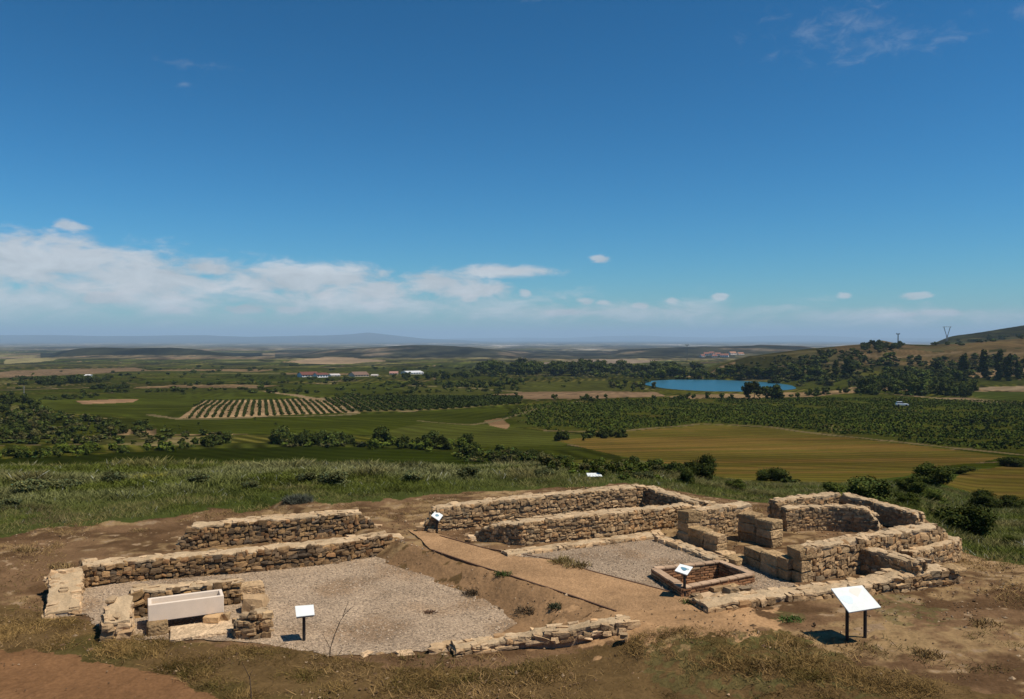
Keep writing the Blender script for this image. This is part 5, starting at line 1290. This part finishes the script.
for i_, (px, py, zg, r, h, lab) in enumerate([(930, 655, .45, .3, .1, 'dry brown tuft on the bare earth right of the large sign'), (985, 625, .45, .4, .12, 'dry pale tuft on the bare earth at the right'), (770, 665, .45, .3, .1, 'olive tuft on the earth left of the large sign'), (60, 575, 0, .35, .12, 'straw tuft on the bare earth left of the corner wall'), (25, 560, 0, .4, .12, 'straw tuft at the left margin of the bare earth'), (140, 540, 0, .35, .1, 'straw tuft between the meadow and the long wall')]):
    tuft(lab, px, py, zg, r, h, (.24, .16, .07), n=60)
# dead twigs
def twig(label, px, py, hpx, seed, rotl):
    rng = np.random.default_rng(seed); p = P(px, py, .05); p[2] = hz(p[0], p[1]); k = p[1] / F
    V = []; f = []
    def limb(pts, r0):
        q = [np.array((a * k, rng.normal(0, .03), b * k)) for a, b in pts]; n = len(q)
        for i in range(n - 1):
            ra = r0 * (1 - i / n); rb = r0 * (1 - (i + 1) / n) + .002; d = q[i + 1] - q[i]; d /= np.linalg.norm(d); u = np.cross(d, (0, 1, .1)); u /= np.linalg.norm(u); v = np.cross(d, u); b0 = len(V)
            for c, rr in ((q[i], ra), (q[i + 1], rb)):
                for j in range(6): V.append(c + (u * math.cos(j * 1.0472) + v * math.sin(j * 1.0472)) * rr)
            for j in range(6): f.append((b0 + j, b0 + (j + 1) % 6, b0 + 6 + (j + 1) % 6, b0 + 6 + j))
    for pts, r in rotl: limb(pts, r)
    o = mesh('dead_twig', V, np.array(f), None, M_bark); o.location = p; tag(o, label, 'twig')
twig('bare forked brown twig rising from the dry grass before the gravel', 329, 655, 55, 3, [([(0, -6), (2, 10), (6, 24), (11, 36), (17, 45), (25, 52)], .012), ([(2, 10), (-3, 18), (-6, 24)], .007), ([(13, 40), (17, 50), (20, 56)], .006), ([(3, -4), (9, 2), (13, 8)], .006)])
twig('thin bent dead twig in the dry grass at the bottom of the picture', 252, 700, 45, 4, [([(0, -8), (-1, 12), (-3, 24), (-7, 34), (-9, 42)], .011), ([(-3, 24), (-1, 30), (1, 33)], .005)])

# ------------------------------------------------------------------ air
def haze():
    zb, zt, R = -150., 420., 62000.
    V = [(x, y, z) for z in (zb, zt) for x, y in ((-R, -400), (R, -400), (R, R), (-R, R))]
    m = bpy.data.materials.new('haze_air'); m.use_nodes = True; nt = m.node_tree; nt.nodes.clear()
    o = nt.nodes.new('ShaderNodeOutputMaterial'); v = nt.nodes.new('ShaderNodeVolumePrincipled')
    v.inputs['Color'].default_value = (.54, .76, .98, 1); v.inputs['Density'].default_value = HAZE; v.inputs['Anisotropy'].default_value = 0
    nt.links.new(v.outputs[0], o.inputs['Volume'])
    h = mesh('haze', V, np.array(BOXF), None, m); kind(h, 'stuff')
HAZE = 6.8e-5
haze()

# ------------------------------------------------------------------ light
EL = math.radians(60); AZ = (.93, -.37); an_ = math.hypot(*AZ)
sd = Vector((AZ[0] / an_ * math.cos(EL), AZ[1] / an_ * math.cos(EL), math.sin(EL)))
sun = bpy.data.lights.new('sun', 'SUN'); sun.energy = 4.8; sun.angle = math.radians(.53); sun.color = (1, .91, .78)
so = bpy.data.objects.new('sun', sun); COL.objects.link(so); so.rotation_euler = sd.to_track_quat('Z', 'Y').to_euler()

w = bpy.data.worlds.new('World'); SC.world = w; w.use_nodes = True; nt = w.node_tree; N = nt.nodes; L = nt.links
bg = N['Background']; bg.inputs['Strength'].default_value = .075
sky = N.new('ShaderNodeTexSky'); sky.sky_type = 'NISHITA'; sky.sun_disc = False; sky.sun_elevation = EL; sky.sun_rotation = math.atan2(AZ[0], AZ[1])
sky.altitude = 600; sky.air_density = 1.1; sky.dust_density = .35; sky.ozone_density = 6.0
tc = N.new('ShaderNodeTexCoord'); sep = N.new('ShaderNodeSeparateXYZ'); L.new(tc.outputs['Generated'], sep.inputs[0])
def mth(op, a, b=None, c=None, clamp=False):
    n = N.new('ShaderNodeMath'); n.operation = op; n.use_clamp = clamp
    for i, q in enumerate((a, b, c)):
        if q is None: continue
        if isinstance(q, (int, float)): n.inputs[i].default_value = q
        else: L.new(q, n.inputs[i])
    return n.outputs[0]
azi = mth('ARCTAN2', sep.outputs[0], sep.outputs[1]); ele = mth('ARCSINE', sep.outputs[2])
def cnoise(sx, sy, off, det, rough, dist=0.):
    cb = N.new('ShaderNodeCombineXYZ'); L.new(mth('MULTIPLY', azi, sx), cb.inputs[0]); L.new(mth('MULTIPLY', ele, sy), cb.inputs[1]); cb.inputs[2].default_value = off
    n = N.new('ShaderNodeTexNoise'); n.inputs['Scale'].default_value = 1; n.inputs['Detail'].default_value = det; n.inputs['Roughness'].default_value = rough; n.inputs['Distortion'].default_value = dist
    L.new(cb.outputs[0], n.inputs['Vector']); return n.outputs[0]
def px2ae(x, y):
    d = ray(x, y); return math.atan2(d[0], d[1]), math.asin(d[2] / np.linalg.norm(d))
n1 = cnoise(15, 40, 2.9, 9, .62, .5); n2 = cnoise(26, 70, 4.2, 6, .6, .3)
def blob(x, y, rx, ry, flat=0.):
    a, e = px2ae(x, y); u = mth('DIVIDE', mth('SUBTRACT', azi, a), rx / F); v = mth('DIVIDE', mth('SUBTRACT', ele, e), ry / F)
    return mth('SUBTRACT', 1, mth('SQRT', mth('ADD', mth('MULTIPLY', u, u), mth('MULTIPLY', v, v))))
def union(bs):
    r = bs[0]
    for b in bs[1:]: r = mth('MAXIMUM', r, b)
    return r
def ramp(x, a, b): 
    m = N.new('ShaderNodeMapRange'); m.interpolation_type = 'SMOOTHSTEP'; m.inputs['From Min'].default_value = a; m.inputs['From Max'].default_value = b; L.new(x, m.inputs['Value']); return m.outputs[0]
# big soft bank low on the left
B1 = union([blob(20, 264, 150, 36), blob(60, 262, 100, 36), blob(140, 275, 130, 34), blob(200, 268, 60, 16), blob(290, 282, 100, 28), blob(330, 278, 90, 20), blob(375, 290, 50, 18), blob(440, 283, 70, 16), blob(500, 272, 90, 9), blob(470, 290, 60, 14), blob(-150, 265, 200, 40)])
d1 = mth('ADD', mth('ADD', B1, mth('MULTIPLY', mth('SUBTRACT', n1, .5), 1.25)), mth('MULTIPLY', mth('SUBTRACT', n2, .5), 1.15)); m1 = mth('MULTIPLY', ramp(d1, .08, .72), .86)
# low streaks above the horizon
B2 = union([blob(60, 300, 420, 26), blob(330, 303, 330, 22), blob(600, 312, 320, 16), blob(900, 316, 200, 14)])
d2 = mth('ADD', B2, mth('MULTIPLY', mth('SUBTRACT', n1, .52), 2.6)); m2 = mth('MULTIPLY', ramp(d2, .0, 1.0), .68)
# small bright puffs
pf = [(105, 298, 22, 6), (130, 300, 16, 5), (180, 310, 14, 4.5), (322, 296, 13, 5), (245, 309, 26, 6), (290, 311, 22, 5), (378, 306, 26, 6), (525, 293, 8, 5), (586, 301, 10, 4), (602, 303, 8, 3), (672, 300, 8, 5), (719, 297, 9, 4.5), (845, 296, 7, 4), (918, 296, 14, 4), (940, 313, 20, 3.5), (895, 315, 24, 3), (470, 298, 12, 5), (70, 226, 16, 6), (640, 306, 9, 3), (560, 313, 24, 4), (600, 259, 12, 4)]
B3 = union([blob(*q) for q in pf]); d3 = mth('ADD', B3, mth('MULTIPLY', mth('SUBTRACT', n2, .5), 2.4)); m3 = mth('MULTIPLY', ramp(d3, -.1, .55), .72)
# thin wisps high on the right
B4 = union([blob(880, 42, 150, 26), blob(830, 25, 110, 30), blob(900, 35, 60, 18), blob(1020, 15, 40, 22), blob(935, 30, 40, 12), blob(540, 0, 40, 6), blob(200, 65, 50, 9), blob(185, 85, 16, 5)])
n3 = cnoise(34, 60, 8.4, 7, .65, .5)
d4 = mth('ADD', B4, mth('MULTIPLY', mth('SUBTRACT', n3, .55), 3.2)); m4 = mth('MULTIPLY', ramp(d4, .25, 1.6), .17)
mask = mth('SUBTRACT', 1, mth('MULTIPLY', mth('MULTIPLY', mth('SUBTRACT', 1, m1), mth('SUBTRACT', 1, m2)), mth('MULTIPLY', mth('SUBTRACT', 1, m3), mth('SUBTRACT', 1, m4))))
mask = mth('MULTIPLY', mask, ramp(ele, -.02, .02))
mx = N.new('ShaderNodeMix'); mx.data_type = 'RGBA'; L.new(mask, mx.inputs[0]); sc_ = N.new('ShaderNodeSeparateColor'); L.new(sky.outputs[0], sc_.inputs[0]); cc_ = N.new('ShaderNodeCombineColor')
for k_, (g_, m_) in enumerate(((2.0, .105), (1.4, .50), (1.5, .47))): L.new(mth('MULTIPLY', mth('POWER', sc_.outputs[k_], g_), m_), cc_.inputs[k_])      # deep clear blue
L.new(cc_.outputs[0], mx.inputs[6])
shade = N.new('ShaderNodeMapRange'); shade.inputs['From Min'].default_value = .3; shade.inputs['From Max'].default_value = .7; shade.inputs['To Min'].default_value = .75; shade.inputs['To Max'].default_value = 1.1; L.new(n1, shade.inputs['Value'])
sv = N.new('ShaderNodeVectorMath'); sv.operation = 'SCALE'; sv.inputs[0].default_value = CLOUD = (8.3, 8.5, 8.8); L.new(shade.outputs[0], sv.inputs['Scale'])
L.new(sv.outputs[0], mx.inputs[7]); L.new(mx.outputs[2], bg.inputs['Color'])

# ------------------------------------------------------------------ camera + render
cd = bpy.data.cameras.new('camera'); co = bpy.data.objects.new('camera', cd); COL.objects.link(co)
co.location = (0, 0, CZ); co.rotation_euler = (math.pi / 2 - PITCH, 0, 0)
cd.sensor_fit = 'HORIZONTAL'; cd.sensor_width = 36; cd.lens = 36 * F / 1024; cd.clip_start = .1; cd.clip_end = 200000
SC.camera = co
SC.view_settings.view_transform = 'Standard'; SC.view_settings.look = 'None'; SC.view_settings.gamma = 1; SC.view_settings.exposure = 0.12
SC.render.engine = 'CYCLES'
cy = SC.cycles; cy.use_denoising = True; cy.max_bounces = 5; cy.diffuse_bounces = 2; cy.volume_bounces = 1; cy.transparent_max_bounces = 8
